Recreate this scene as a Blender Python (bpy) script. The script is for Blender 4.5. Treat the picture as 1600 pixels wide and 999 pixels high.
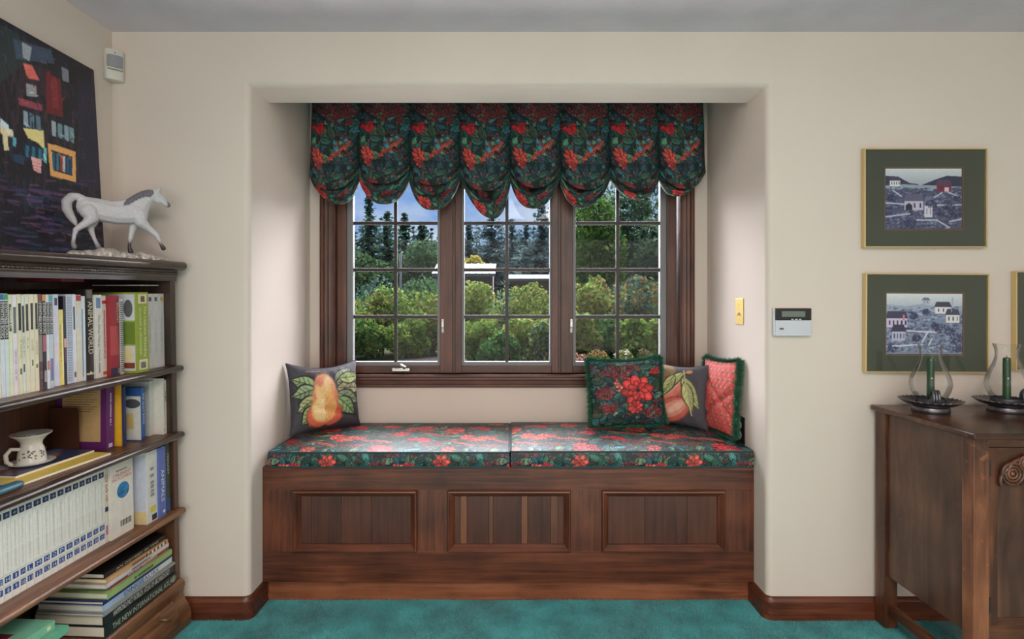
import bpy, bmesh, math, random
import numpy as np
from mathutils import Matrix, Vector, Euler

for _o in list(bpy.data.objects):
    bpy.data.objects.remove(_o, do_unlink=True)
SC = bpy.context.scene
COL = SC.collection
PI = math.pi
random.seed(7)
RNG = np.random.default_rng(11)


def lin(v):
    v = v / 255.0
    return v / 12.92 if v <= 0.04045 else ((v + 0.055) / 1.055) ** 2.4


def c3(r, g, b):
    return (lin(r), lin(g), lin(b), 1.0)


# ------------------------------------------------------------------ camera
F, VX, VY, EYE, D = 880.0, 797.0, 474.0, 1.311, 2.34
cam_data = bpy.data.cameras.new('camera')
cam_data.sensor_width = 36.0
cam_data.lens = 36.0 * F / 1600.0
cam_data.shift_x = (800.0 - VX) / 1600.0
cam_data.shift_y = -(499.5 - VY) / 1600.0
cam_data.clip_start = 0.05
cam_data.clip_end = 400.0
cam = bpy.data.objects.new('camera', cam_data)
cam.location = (0, 0, EYE)
cam.rotation_euler = (PI / 2, 0, 0)
COL.objects.link(cam)
SC.camera = cam

# ------------------------------------------------------------------ world, sun, room light, exposure
SC.view_settings.view_transform = 'Standard'
SC.view_settings.look = 'None'
SC.view_settings.exposure = 0.0
SC.view_settings.gamma = 1.0
SC.view_settings.use_curve_mapping = False
SC.cycles.use_denoising = True
SC.cycles.max_bounces = 10
SC.cycles.diffuse_bounces = 6
SC.cycles.transparent_max_bounces = 24
SC.cycles.sample_clamp_indirect = 6.0
SC.cycles.caustics_reflective = False
SC.cycles.caustics_refractive = False

world = bpy.data.worlds.new('sky')
SC.world = world
world.use_nodes = True
wn, wl = world.node_tree.nodes, world.node_tree.links
wn.clear()
w_out = wn.new('ShaderNodeOutputWorld')
w_bg = wn.new('ShaderNodeBackground')
w_tc = wn.new('ShaderNodeTexCoord')
w_map = wn.new('ShaderNodeMapping')
w_map.inputs['Scale'].default_value = (1.0, 1.0, 2.2)
w_noise = wn.new('ShaderNodeTexNoise')
w_noise.inputs['Scale'].default_value = 4.2
w_noise.inputs['Detail'].default_value = 7.0
w_noise.inputs['Roughness'].default_value = 0.55
w_ramp = wn.new('ShaderNodeValToRGB')
w_ramp.color_ramp.elements[0].position = 0.44
w_ramp.color_ramp.elements[0].color = c3(132, 170, 226)
w_ramp.color_ramp.elements[1].position = 0.66
w_ramp.color_ramp.elements[1].color = c3(222, 230, 242)
wl.new(w_tc.outputs['Generated'], w_map.inputs['Vector'])
wl.new(w_map.outputs['Vector'], w_noise.inputs['Vector'])
wl.new(w_noise.outputs['Fac'], w_ramp.inputs['Fac'])
wl.new(w_ramp.outputs['Color'], w_bg.inputs['Color'])
w_bg.inputs['Strength'].default_value = 1.0
wl.new(w_bg.outputs['Background'], w_out.inputs['Surface'])

SUN_E, SUN_ANGLE = 38.0, 100.0
sun_d = bpy.data.lights.new('hazy_sun', 'SUN')
sun_d.energy = SUN_E
sun_d.angle = math.radians(SUN_ANGLE)
sun_d.color = (1.0, 0.955, 1.0)
sun = bpy.data.objects.new('hazy_sun', sun_d)
sun.rotation_euler = Vector((0.0, -1.0, -0.80)).to_track_quat('-Z', 'Y').to_euler()
sun.location = (0, 9, 8)
COL.objects.link(sun)


def area(name, loc, direction, sx, sy, power, color):
    d = bpy.data.lights.new(name, 'AREA')
    d.shape = 'RECTANGLE'
    d.size, d.size_y = sx, sy
    d.energy = power
    d.color = color
    o = bpy.data.objects.new(name, d)
    o.location = loc
    o.rotation_euler = Vector(direction).to_track_quat('-Z', 'Y').to_euler()
    COL.objects.link(o)
    return o


# added soft fill from behind the camera; the rear wall has no window
area('rear_fill_light', (0.45, -2.1, 1.2), (0, 1, 0.02), 4.2, 2.1, 69.0, (1.0, 0.915, 0.875))
# unseen overhead lamp behind the camera, added to brighten carpet and bench
area('overhead_fill_light', (0.25, -0.25, 2.40), (0, 0.12, -1), 0.9, 0.9, 53.0, (1.0, 0.915, 0.86))


# ------------------------------------------------------------------ coordinates
def P(x, y, d):
    return ((x - VX) / F * d, d, EYE - (y - VY) / F * d)


def PX(x, d):
    return (x - VX) / F * d


def PZ(y, d):
    return EYE - (y - VY) / F * d


# ------------------------------------------------------------------ materials
MATS = {}


def mat(name, col=(0.5, 0.5, 0.5, 1), rough=0.5, metal=0.0, spec=0.5, noise=0.0, nscale=30.0, bump=0.0, bscale=200.0,
        sheen=0.0, coat=0.0, attr=False, rand=0.0):
    if name in MATS:
        return MATS[name]
    m = bpy.data.materials.new(name)
    m.use_nodes = True
    nt = m.node_tree
    b = nt.nodes['Principled BSDF']
    b.inputs['Base Color'].default_value = col
    b.inputs['Roughness'].default_value = rough
    b.inputs['Metallic'].default_value = metal
    b.inputs['Specular IOR Level'].default_value = spec
    if sheen:
        b.inputs['Sheen Weight'].default_value = sheen
        b.inputs['Sheen Roughness'].default_value = 0.4
    if coat:
        b.inputs['Coat Weight'].default_value = coat
        b.inputs['Coat Roughness'].default_value = 0.12
    tc = nt.nodes.new('ShaderNodeTexCoord')
    src = None
    if attr:
        a = nt.nodes.new('ShaderNodeAttribute')
        a.attribute_name = 'Col'
        src = a.outputs['Color']
    if noise or rand:
        hsv = nt.nodes.new('ShaderNodeHueSaturation')
        if src is not None:
            nt.links.new(src, hsv.inputs['Color'])
        else:
            hsv.inputs['Color'].default_value = col
        ma = nt.nodes.new('ShaderNodeMapRange')
        ma.inputs['From Min'].default_value = 0.3
        ma.inputs['From Max'].default_value = 0.7
        ma.inputs['To Min'].default_value = 1 - noise
        ma.inputs['To Max'].default_value = 1 + noise
        n = nt.nodes.new('ShaderNodeTexNoise')
        n.inputs['Scale'].default_value = nscale
        n.inputs['Detail'].default_value = 5
        nt.links.new(tc.outputs['Object'], n.inputs['Vector'])
        nt.links.new(n.outputs['Fac'], ma.inputs['Value'])
        val = ma.outputs['Result']
        if rand:
            oi = nt.nodes.new('ShaderNodeObjectInfo')
            mr = nt.nodes.new('ShaderNodeMapRange')
            mr.inputs['To Min'].default_value = 1 - rand
            mr.inputs['To Max'].default_value = 1 + rand
            nt.links.new(oi.outputs['Random'], mr.inputs['Value'])
            mu = nt.nodes.new('ShaderNodeMath')
            mu.operation = 'MULTIPLY'
            nt.links.new(val, mu.inputs[0])
            nt.links.new(mr.outputs['Result'], mu.inputs[1])
            val = mu.outputs[0]
        nt.links.new(val, hsv.inputs['Value'])
        src = hsv.outputs['Color']
    if src is not None:
        nt.links.new(src, b.inputs['Base Color'])
    if bump:
        n2 = nt.nodes.new('ShaderNodeTexNoise')
        n2.inputs['Scale'].default_value = bscale
        n2.inputs['Detail'].default_value = 4
        bp = nt.nodes.new('ShaderNodeBump')
        bp.inputs['Strength'].default_value = bump
        bp.inputs['Distance'].default_value = 0.002
        nt.links.new(tc.outputs['Object'], n2.inputs['Vector'])
        nt.links.new(n2.outputs['Fac'], bp.inputs['Height'])
        nt.links.new(bp.outputs['Normal'], b.inputs['Normal'])
    MATS[name] = m
    return m


def wood(name, dark, mid, light, axis='x', rough=0.38, rand=0.12, wear=0.0, fine=34.0, coat=0.15):
    if name in MATS:
        return MATS[name]
    m = bpy.data.materials.new(name)
    m.use_nodes = True
    nt = m.node_tree
    N, L = nt.nodes, nt.links
    b = N['Principled BSDF']
    b.inputs['Roughness'].default_value = rough
    b.inputs['Coat Weight'].default_value = coat
    b.inputs['Coat Roughness'].default_value = 0.2
    tc = N.new('ShaderNodeTexCoord')
    oi = N.new('ShaderNodeObjectInfo')
    mp = N.new('ShaderNodeMapping')
    s = {'x': (1.6, fine, fine), 'y': (fine, 1.6, fine), 'z': (fine, fine, 1.6)}[axis]
    mp.inputs['Scale'].default_value = s
    ad = N.new('ShaderNodeVectorMath')
    ad.operation = 'ADD'
    sc = N.new('ShaderNodeVectorMath')
    sc.operation = 'SCALE'
    sc.inputs[0].default_value = (3.1, 4.7, 2.3)
    L.new(oi.outputs['Random'], sc.inputs['Scale'])
    L.new(tc.outputs['Object'], ad.inputs[0])
    L.new(sc.outputs['Vector'], ad.inputs[1])
    L.new(ad.outputs['Vector'], mp.inputs['Vector'])
    n1 = N.new('ShaderNodeTexNoise')
    n1.inputs['Scale'].default_value = 1.6
    n1.inputs['Detail'].default_value = 9
    n1.inputs['Roughness'].default_value = 0.62
    n1.inputs['Distortion'].default_value = 0.5
    L.new(mp.outputs['Vector'], n1.inputs['Vector'])
    n3 = N.new('ShaderNodeTexNoise')
    n3.inputs['Scale'].default_value = 4.0
    n3.inputs['Detail'].default_value = 3
    L.new(ad.outputs['Vector'], n3.inputs['Vector'])
    mx = N.new('ShaderNodeMath')
    mx.operation = 'MULTIPLY_ADD'
    mx.inputs[1].default_value = 0.45
    L.new(n3.outputs['Fac'], mx.inputs[0])
    mx2 = N.new('ShaderNodeMath')
    mx2.operation = 'MULTIPLY'
    mx2.inputs[1].default_value = 0.55
    L.new(n1.outputs['Fac'], mx2.inputs[0])
    L.new(mx2.outputs[0], mx.inputs[2])
    r = N.new('ShaderNodeValToRGB')
    e = r.color_ramp.elements
    e[0].position, e[0].color = 0.36, dark
    e[1].position, e[1].color = 0.66, light
    k = e.new(0.5)
    k.color = mid
    L.new(mx.outputs[0], r.inputs['Fac'])
    col = r.outputs['Color']
    if wear:
        n4 = N.new('ShaderNodeTexNoise')
        n4.inputs['Scale'].default_value = 26
        n4.inputs['Detail'].default_value = 8
        n4.inputs['Roughness'].default_value = 0.7
        L.new(ad.outputs['Vector'], n4.inputs['Vector'])
        r2 = N.new('ShaderNodeValToRGB')
        r2.color_ramp.elements[0].position = 0.58
        r2.color_ramp.elements[0].color = (0, 0, 0, 1)
        r2.color_ramp.elements[1].position = 0.72
        r2.color_ramp.elements[1].color = (wear, wear, wear, 1)
        L.new(n4.outputs['Fac'], r2.inputs['Fac'])
        mi = N.new('ShaderNodeMix')
        mi.data_type = 'RGBA'
        L.new(r2.outputs['Color'], mi.inputs['Factor'])
        L.new(col, mi.inputs[6])
        mi.inputs[7].default_value = tuple(min(1, v * 2.2) for v in light[:3]) + (1,)
        col = mi.outputs[2]
    hsv = N.new('ShaderNodeHueSaturation')
    mr = N.new('ShaderNodeMapRange')
    mr.inputs['To Min'].default_value = 1 - rand
    mr.inputs['To Max'].default_value = 1 + rand
    L.new(oi.outputs['Random'], mr.inputs['Value'])
    L.new(mr.outputs['Result'], hsv.inputs['Value'])
    L.new(col, hsv.inputs['Color'])
    L.new(hsv.outputs['Color'], b.inputs['Base Color'])
    bp = N.new('ShaderNodeBump')
    bp.inputs['Strength'].default_value = 0.12
    bp.inputs['Distance'].default_value = 0.002
    L.new(n1.outputs['Fac'], bp.inputs['Height'])
    L.new(bp.outputs['Normal'], b.inputs['Normal'])
    MATS[name] = m
    return m


def glass_mat(name, tint=(1, 1, 1, 1), ior=1.45, edge=0.0, edgecol=(0.5, 0.52, 0.5, 1), gloss=1.0):
    m = bpy.data.materials.new(name)
    m.use_nodes = True
    N, L = m.node_tree.nodes, m.node_tree.links
    N.clear()
    out = N.new('ShaderNodeOutputMaterial')
    tr = N.new('ShaderNodeBsdfTransparent')
    tr.inputs['Color'].default_value = tint
    gl = N.new('ShaderNodeBsdfGlossy')
    gl.inputs['Roughness'].default_value = 0.02
    fr = N.new('ShaderNodeFresnel')
    fr.inputs['IOR'].default_value = ior
    mu = N.new('ShaderNodeMath')
    mu.operation = 'MULTIPLY'
    mu.inputs[1].default_value = gloss
    L.new(fr.outputs[0], mu.inputs[0])
    mx = N.new('ShaderNodeMixShader')
    L.new(mu.outputs[0], mx.inputs[0])
    L.new(tr.outputs[0], mx.inputs[1])
    L.new(gl.outputs[0], mx.inputs[2])
    last = mx
    if edge:
        lw = N.new('ShaderNodeLayerWeight')
        lw.inputs['Blend'].default_value = 0.5
        pw = N.new('ShaderNodeMath')
        pw.operation = 'POWER'
        pw.inputs[1].default_value = 7.0
        L.new(lw.outputs['Facing'], pw.inputs[0])
        m2 = N.new('ShaderNodeMath')
        m2.operation = 'MULTIPLY'
        m2.inputs[1].default_value = edge
        L.new(pw.outputs[0], m2.inputs[0])
        df = N.new('ShaderNodeBsdfDiffuse')
        df.inputs['Color'].default_value = edgecol
        mx2 = N.new('ShaderNodeMixShader')
        L.new(m2.outputs[0], mx2.inputs[0])
        L.new(mx.outputs[0], mx2.inputs[1])
        L.new(df.outputs[0], mx2.inputs[2])
        last = mx2
    L.new(last.outputs[0], out.inputs['Surface'])
    MATS[name] = m
    return m


# ------------------------------------------------------------------ objects
def tag(o, label=None, cat=None, group=None, kind=None):
    if label:
        o['label'] = label
    if cat:
        o['category'] = cat
    if group:
        o['group'] = group
    if kind:
        o['kind'] = kind
    return o


def thing(name, loc=(0, 0, 0), label=None, cat=None, group=None, kind=None, M=None):
    o = bpy.data.objects.new(name, None)
    o.empty_display_size = 0.05
    COL.objects.link(o)
    o.matrix_world = M if M is not None else Matrix.Translation(loc)
    return tag(o, label, cat, group, kind)


def link(name, me, material, parent=None, local=False, label=None, cat=None, group=None, kind=None):
    o = bpy.data.objects.new(name, me)
    if material is not None:
        me.materials.append(material)
    COL.objects.link(o)
    if parent is not None:
        o.parent = parent
        if not local and parent.type == 'EMPTY' and parent.parent is None:
            o.matrix_parent_inverse = parent.matrix_basis.inverted()
    return tag(o, label, cat, group, kind)


class MB:
    """collects geometry of ONE part"""

    def __init__(s):
        s.v, s.f = [], []

    def add(s, vs, fs):
        n = len(s.v)
        s.v += [tuple(p) for p in vs]
        s.f += [tuple(i + n for i in q) for q in fs]
        return s

    def box(s, x0, x1, y0, y1, z0, z1):
        x0, x1 = min(x0, x1), max(x0, x1)
        y0, y1 = min(y0, y1), max(y0, y1)
        z0, z1 = min(z0, z1), max(z0, z1)
        vs = [(x, y, z) for z in (z0, z1) for y in (y0, y1) for x in (x0, x1)]
        return s.add(vs, [(0, 2, 3, 1), (4, 5, 7, 6), (0, 1, 5, 4), (2, 6, 7, 3), (0, 4, 6, 2), (1, 3, 7, 5)])

    def prism(s, pts, axis, a, b):
        """closed 2-D polygon extruded along axis from a to b (polygon in the other two axes, in xyz order)"""
        n = len(pts)

        def p3(p, t):
            return {'x': (t, p[0], p[1]), 'y': (p[0], t, p[1]), 'z': (p[0], p[1], t)}[axis]
        vs = [p3(p, a) for p in pts] + [p3(p, b) for p in pts]
        fs = [(i, (i + 1) % n, n + (i + 1) % n, n + i) for i in range(n)]
        fs += [tuple(range(n))[::-1], tuple(range(n, 2 * n))]
        return s.add(vs, fs)

    def lathe(s, prof, n=32, c=(0, 0, 0), close=False):
        """profile of (r, z), revolved about z"""
        vs, fs = [], []
        for r, z in prof:
            for k in range(n):
                a = 2 * PI * k / n
                vs.append((c[0] + r * math.cos(a), c[1] + r * math.sin(a), c[2] + z))
        m = len(prof)
        for i in range(m - 1 + (1 if close else 0)):
            j = (i + 1) % m
            for k in range(n):
                k2 = (k + 1) % n
                fs.append((i * n + k, i * n + k2, j * n + k2, j * n + k))
        if not close:
            if prof[0][0] > 1e-5:
                fs.append(tuple(range(n))[::-1])
            if prof[-1][0] > 1e-5:
                fs.append(tuple(range((m - 1) * n, m * n)))
        return s.add(vs, fs)

    def tube(s, path, r, n=8, cap=True, closed=False):
        pts = [Vector(p) for p in path]
        m = len(pts)
        rs = r if isinstance(r, (list, tuple)) else [r] * m
        vs, fs = [], []
        up = None
        for i, p in enumerate(pts):
            if closed:
                t = (pts[(i + 1) % m] - pts[i - 1]).normalized()
            else:
                t = (pts[min(i + 1, m - 1)] - pts[max(i - 1, 0)]).normalized()
            if up is None:
                up = Vector((0, 0, 1)) if abs(t.z) < 0.9 else Vector((1, 0, 0))
            a = t.cross(up).normalized()
            up = a.cross(t).normalized()
            for k in range(n):
                w = 2 * PI * k / n
                vs.append(p + (a * math.cos(w) + up * math.sin(w)) * rs[i])
        for i in range(m if closed else m - 1):
            j = (i + 1) % m
            for k in range(n):
                k2 = (k + 1) % n
                fs.append((i * n + k, i * n + k2, j * n + k2, j * n + k))
        if cap and not closed:
            fs.append(tuple(range(n))[::-1])
            fs.append(tuple(range((m - 1) * n, m * n)))
        return s.add(vs, fs)

    def sweep(s, path, normals, prof):
        """profile (offset along normal, z) swept along plan path (x, y)"""
        m, n = len(path), len(prof)
        vs, fs = [], []
        for (x, y), (nx, ny) in zip(path, normals):
            for o, z in prof:
                vs.append((x + nx * o, y + ny * o, z))
        for i in range(m - 1):
            for k in range(n):
                k2 = (k + 1) % n
                fs.append((i * n + k, i * n + k2, (i + 1) * n + k2, (i + 1) * n + k))
        fs.append(tuple(range(n)))
        fs.append(tuple(range((m - 1) * n, m * n))[::-1])
        return s.add(vs, fs)

    def xform(s, M):
        s.v = [tuple(M @ Vector(p)) for p in s.v]
        return s

    def mesh(s, name, smooth=None, bevel=0.0, bseg=2, clean=True):
        me = bpy.data.meshes.new(name)
        me.from_pydata(s.v, [], s.f)
        if clean or bevel:
            bm = bmesh.new()
            bm.from_mesh(me)
            bmesh.ops.recalc_face_normals(bm, faces=bm.faces)
            if bevel:
                ed = [e for e in bm.edges if len(e.link_faces) == 2 and e.calc_face_angle(0) > 0.6]
                bmesh.ops.bevel(bm, geom=ed, offset=bevel, segments=bseg, profile=0.6, affect='EDGES', clamp_overlap=True)
            bm.to_mesh(me)
            bm.free()
        if smooth is not None:
            me.polygons.foreach_set('use_smooth', [True] * len(me.polygons))
            me.set_sharp_from_angle(angle=math.radians(smooth))
        return me

    def build(s, name, material, parent=None, smooth=None, bevel=0.0, bseg=2, local=False, **kw):
        return link(name, s.mesh(name, smooth, bevel, bseg), material, parent, local, **kw)


def B(x0, x1, y0, y1, z0, z1):
    return MB().box(x0, x1, y0, y1, z0, z1)


def grid_mesh(name, Pts, col=None, smooth=True, closed_u=False, flip=False):
    """Pts (nv, nu, 3) -> mesh, optional colours (nv, nu, 3) linear"""
    nv, nu = Pts.shape[:2]
    me = bpy.data.meshes.new(name)
    idx = np.arange(nv * nu).reshape(nv, nu)
    if closed_u:
        r = np.concatenate([idx, idx[:, :1]], 1)
    else:
        r = idx
    q = np.stack([r[:-1, :-1], r[:-1, 1:], r[1:, 1:], r[1:, :-1]], -1).reshape(-1, 4)
    if flip:
        q = q[:, ::-1]
    raw_mesh(me, Pts.reshape(-1, 3), q)
    if smooth:
        me.polygons.foreach_set('use_smooth', np.ones(len(q), bool))
    if col is not None:
        set_col(me, col.reshape(-1, 3))
    return me


def raw_mesh(me, verts, quads):
    k = quads.shape[1]
    me.vertices.add(len(verts))
    me.vertices.foreach_set('co', np.ascontiguousarray(verts, np.float32).ravel())
    me.loops.add(quads.size)
    me.loops.foreach_set('vertex_index', np.ascontiguousarray(quads, np.int32).ravel())
    me.polygons.add(len(quads))
    me.polygons.foreach_set('loop_start', np.arange(0, quads.size, k, dtype=np.int32))
    me.polygons.foreach_set('loop_total', np.full(len(quads), k, np.int32))
    me.update(calc_edges=True)
    me.validate()


def set_col(me, col):
    a = me.color_attributes.new('Col', 'FLOAT_COLOR', 'POINT')
    c = np.ones((len(col), 4), np.float32)
    c[:, :3] = col
    a.data.foreach_set('color', c.ravel())


# ------------------------------------------------------------------ painted cloth and print patterns
def to_lin(a):
    a = np.clip(a, 0, 255) / 255.0
    return np.where(a <= 0.04045, a / 12.92, ((a + 0.055) / 1.055) ** 2.4)


class Canvas:
    """a small raster (sRGB values) used to give print patterns to vertices; y runs down"""

    def __init__(s, w, h, bg=(0, 0, 0), wrap=False):
        s.w, s.h, s.wrap = w, h, wrap
        s.a = np.zeros((h, w, 3))
        s.a[:] = bg

    def _put(s, x0, x1, y0, y1, fn, col, alpha):
        X0, X1, Y0, Y1 = int(math.floor(x0)) - 1, int(math.ceil(x1)) + 2, int(math.floor(y0)) - 1, int(math.ceil(y1)) + 2
        if not s.wrap:
            X0, X1, Y0, Y1 = max(X0, 0), min(X1, s.w), max(Y0, 0), min(Y1, s.h)
            if X1 <= X0 or Y1 <= Y0:
                return
        xs, ys = np.arange(X0, X1), np.arange(Y0, Y1)
        gx, gy = np.meshgrid(xs + 0.5, ys + 0.5)
        m = np.clip(fn(gx, gy), 0, 1)[..., None] * alpha
        ix, iy = (xs % s.w, ys % s.h)
        sub = s.a[np.ix_(iy, ix)]
        s.a[np.ix_(iy, ix)] = sub * (1 - m) + np.asarray(col, float) * m

    def ell(s, cx, cy, rx, ry, col, ang=0.0, alpha=1.0, soft=1.0):
        ca, sa = math.cos(ang), math.sin(ang)
        R = max(rx, ry) + soft

        def fn(x, y):
            u = (x - cx) * ca + (y - cy) * sa
            v = -(x - cx) * sa + (y - cy) * ca
            d = (1 - np.sqrt((u / rx) ** 2 + (v / ry) ** 2)) * min(rx, ry)
            return d / soft + 0.5
        s._put(cx - R, cx + R, cy - R, cy + R, fn, col, alpha)

    def poly(s, pts, col, alpha=1.0):
        p = np.array(pts, float)

        def fn(x, y):
            ins = np.zeros(x.shape, bool)
            j = len(p) - 1
            for i in range(len(p)):
                xi, yi = p[i]
                xj, yj = p[j]
                c = ((yi > y) != (yj > y)) & (x < (xj - xi) * (y - yi) / (yj - yi + 1e-12) + xi)
                ins ^= c
                j = i
            return ins.astype(float)
        s._put(p[:, 0].min(), p[:, 0].max(), p[:, 1].min(), p[:, 1].max(), fn, col, alpha)

    def line(s, x0, y0, x1, y1, w, col, alpha=1.0):
        dx, dy = x1 - x0, y1 - y0
        L2 = dx * dx + dy * dy + 1e-9

        def fn(x, y):
            t = np.clip(((x - x0) * dx + (y - y0) * dy) / L2, 0, 1)
            return (w / 2 - np.hypot(x - x0 - t * dx, y - y0 - t * dy)) + 0.5
        s._put(min(x0, x1) - w, max(x0, x1) + w, min(y0, y1) - w, max(y0, y1) + w, fn, col, alpha)

    def leaf(s, x, y, ln, wd, ang, col, vein=None, edge=None):
        ca, sa = math.cos(ang), math.sin(ang)
        ts = np.linspace(0, 1, 9)
        hw = wd / 2 * np.sin(PI * ts ** 0.8)

        def T(a, b):
            return (x + a * ca - b * sa, y + a * sa + b * ca)
        out = [T(t * ln, h) for t, h in zip(ts, hw)] + [T(t * ln, -h) for t, h in zip(ts[::-1], hw[::-1])]
        if edge is not None:
            o2 = [T(t * ln * 1.08 - ln * .03, h * 1.25 + .6) for t, h in zip(ts, hw)] + [T(t * ln * 1.08 - ln * .03, -h * 1.25 - .6) for t, h in zip(ts[::-1], hw[::-1])]
            s.poly(o2, edge)
        s.poly(out, col)
        half = [T(t * ln, h) for t, h in zip(ts, hw)] + [T(t * ln, 0) for t in ts[::-1]]
        s.poly(half, tuple(min(255, q * 1.25 + 6) for q in col), 0.6)
        if vein is not None:
            s.line(*T(0, 0), *T(ln * .95, 0), max(1, wd * .07), vein)
            for t in (.25, .45, .65):
                h = wd / 2 * math.sin(PI * t ** .8) * .85
                for sg in (-1, 1):
                    s.line(*T(t * ln, 0), *T(min(1, t + .18) * ln, sg * h), max(.8, wd * .045), vein)

    def flower(s, x, y, r, col, n=6, rnd=random, dark=(40, 12, 16), centre=(60, 20, 25)):
        a0 = rnd.random() * 6.28
        for ring, k in ((1.0, n), (0.62, max(4, n - 1)), (.33, 4)):
            for i in range(k):
                a = a0 + ring * 2 + i * 2 * PI / k
                px, py = x + math.cos(a) * r * .58 * ring, y + math.sin(a) * r * .58 * ring
                s.ell(px, py, r * .47 * ring + .4, r * .33 * ring + .4, dark, a, .8)
                g = 0.75 + .5 * rnd.random()
                cc = tuple(min(255, q * g) for q in col)
                s.ell(px, py, r * .43 * ring, r * .28 * ring, cc, a)
                s.ell(px + math.cos(a) * r * .12, py + math.sin(a) * r * .12, r * .2 * ring, r * .1 * ring, tuple(min(255, q * 1.25 + 22) for q in cc), a, .6)
        s.ell(x, y, r * .13, r * .13, centre)

    def berries(s, x, y, r, n, col, rnd=random, size=3.0):
        for i in range(n):
            a, q = rnd.random() * 6.28, r * math.sqrt(rnd.random())
            bx, by = x + math.cos(a) * q, y + math.sin(a) * q * .7
            g = .65 + .6 * rnd.random()
            s.ell(bx, by, size * 1.15, size * 1.15, (25, 12, 14), 0, .8)
            s.ell(bx, by, size * .85, size * .85, tuple(min(255, v * g) for v in col))
            s.ell(bx - size * .25, by - size * .3, size * .3, size * .3, tuple(min(255, v * g + 60) for v in col), 0, .8)

    def speckle(s, amt, rng=RNG):
        s.a *= 1 + amt * (rng.random((s.h, s.w, 1)) - .5)

    def sample(s, u, v):
        """u, v in 0..1 (v down) -> linear colours"""
        x, y = np.asarray(u) * s.w - .5, np.asarray(v) * s.h - .5
        if not s.wrap:
            x, y = np.clip(x, 0, s.w - 1.001), np.clip(y, 0, s.h - 1.001)
        x0, y0 = np.floor(x).astype(int), np.floor(y).astype(int)
        fx, fy = (x - x0)[..., None], (y - y0)[..., None]
        x1, y1 = x0 + 1, y0 + 1
        if s.wrap:
            x0, x1, y0, y1 = x0 % s.w, x1 % s.w, y0 % s.h, y1 % s.h
        a = s.a
        r = a[y0, x0] * (1 - fx) * (1 - fy) + a[y0, x1] * fx * (1 - fy) + a[y1, x0] * (1 - fx) * fy + a[y1, x1] * fx * fy
        return to_lin(r)


TEALS = [(38, 88, 86), (28, 70, 74), (48, 100, 92), (34, 76, 62), (58, 98, 74), (26, 58, 70), (70, 110, 88), (38, 92, 104)]


def floral(w, h, scale, seed, motifs=True, dens=1.0, spots=()):
    """dark ground densely covered in teal leaves, berries and red flowers"""
    rnd = random.Random(seed)
    cv = Canvas(w, h, (20, 28, 28), wrap=True)
    n = int(dens * w * h / (scale * scale) * 17)
    for i in range(n):
        c = rnd.choice(TEALS)
        g = .55 + .75 * rnd.random()
        c = tuple(v * g for v in c)
        ln = scale * (.34 + .50 * rnd.random())
        cv.leaf(rnd.random() * w, rnd.random() * h, ln, ln * (.32 + .25 * rnd.random()), rnd.random() * 6.28, c,
                tuple(v * .45 for v in c) if rnd.random() < .6 else tuple(min(255, v * 1.6 + 15) for v in c), (14, 20, 22))
    for i in range(int(n * .16)):
        cv.flower(rnd.random() * w, rnd.random() * h, scale * .07, rnd.choice([(160, 110, 90), (170, 60, 62), (90, 120, 130), (176, 70, 60), (160, 130, 80)]), 5, rnd)
    for i in range(int(n * .09)):
        cv.berries(rnd.random() * w, rnd.random() * h, scale * .17, 12, rnd.choice([(140, 48, 50), (120, 62, 45), (96, 60, 84)]), rnd, scale * .032)
    for kind, x, y, s in spots:
        x, y, s = x * w, y * h, s * scale
        if kind == 'flower':
            for i in range(5):
                a = rnd.random() * 6.28
                cv.leaf(x + math.cos(a) * s * .5, y + math.sin(a) * s * .5, s * .9, s * .4, a, rnd.choice(TEALS), (15, 30, 30), (12, 18, 20))
            cv.flower(x, y, s, (188, 52, 50), 8, rnd)
        elif kind == 'bouquet':
            for i in range(9):
                a = rnd.random() * 6.28
                cv.leaf(x + math.cos(a) * s * .8, y + math.sin(a) * s * .7, s * .9, s * .4, a, rnd.choice(TEALS), (15, 30, 30), (12, 18, 20))
            for i in range(7):
                a, q = rnd.random() * 6.28, s * .85 * math.sqrt(rnd.random())
                cv.flower(x + math.cos(a) * q, y + math.sin(a) * q * .8, s * rnd.uniform(.35, .6), rnd.choice([(190, 52, 52), (204, 78, 64), (178, 44, 56), (196, 96, 84)]), 7, rnd)
        elif kind == 'lily':
            for i, a in enumerate((-.55, -.15, .3, .75, 2.6)):
                cv.leaf(x, y, s * (1.15 - .12 * i), s * .46, a, (196, 38, 46), (110, 14, 22), (60, 12, 18))
        elif kind == 'rose':
            cv.flower(x, y, s, (196, 74, 62), 7, rnd, centre=(120, 30, 28))
            cv.flower(x + s * .2, y + s * .9, s * .6, (170, 62, 58), 6, rnd)
        elif kind == 'berries':
            cv.berries(x, y, s, 110, (160, 50, 52), rnd, scale * .036)
        elif kind == 'spray':
            for k in range(9):
                cv.flower(x + s * (k / 8 - .5) * 1.6, y - s * (k / 8 - .5) * .7 + rnd.random() * s * .25, s * .2, (184, 76, 62), 5, rnd, centre=(200, 150, 90))
        elif kind == 'leaf':
            cv.leaf(x - s * .5, y, s * 1.3, s * .55, -.1, (52, 96, 82), (16, 34, 32), (10, 18, 18))
    cv.speckle(.22)
    return cv


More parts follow.
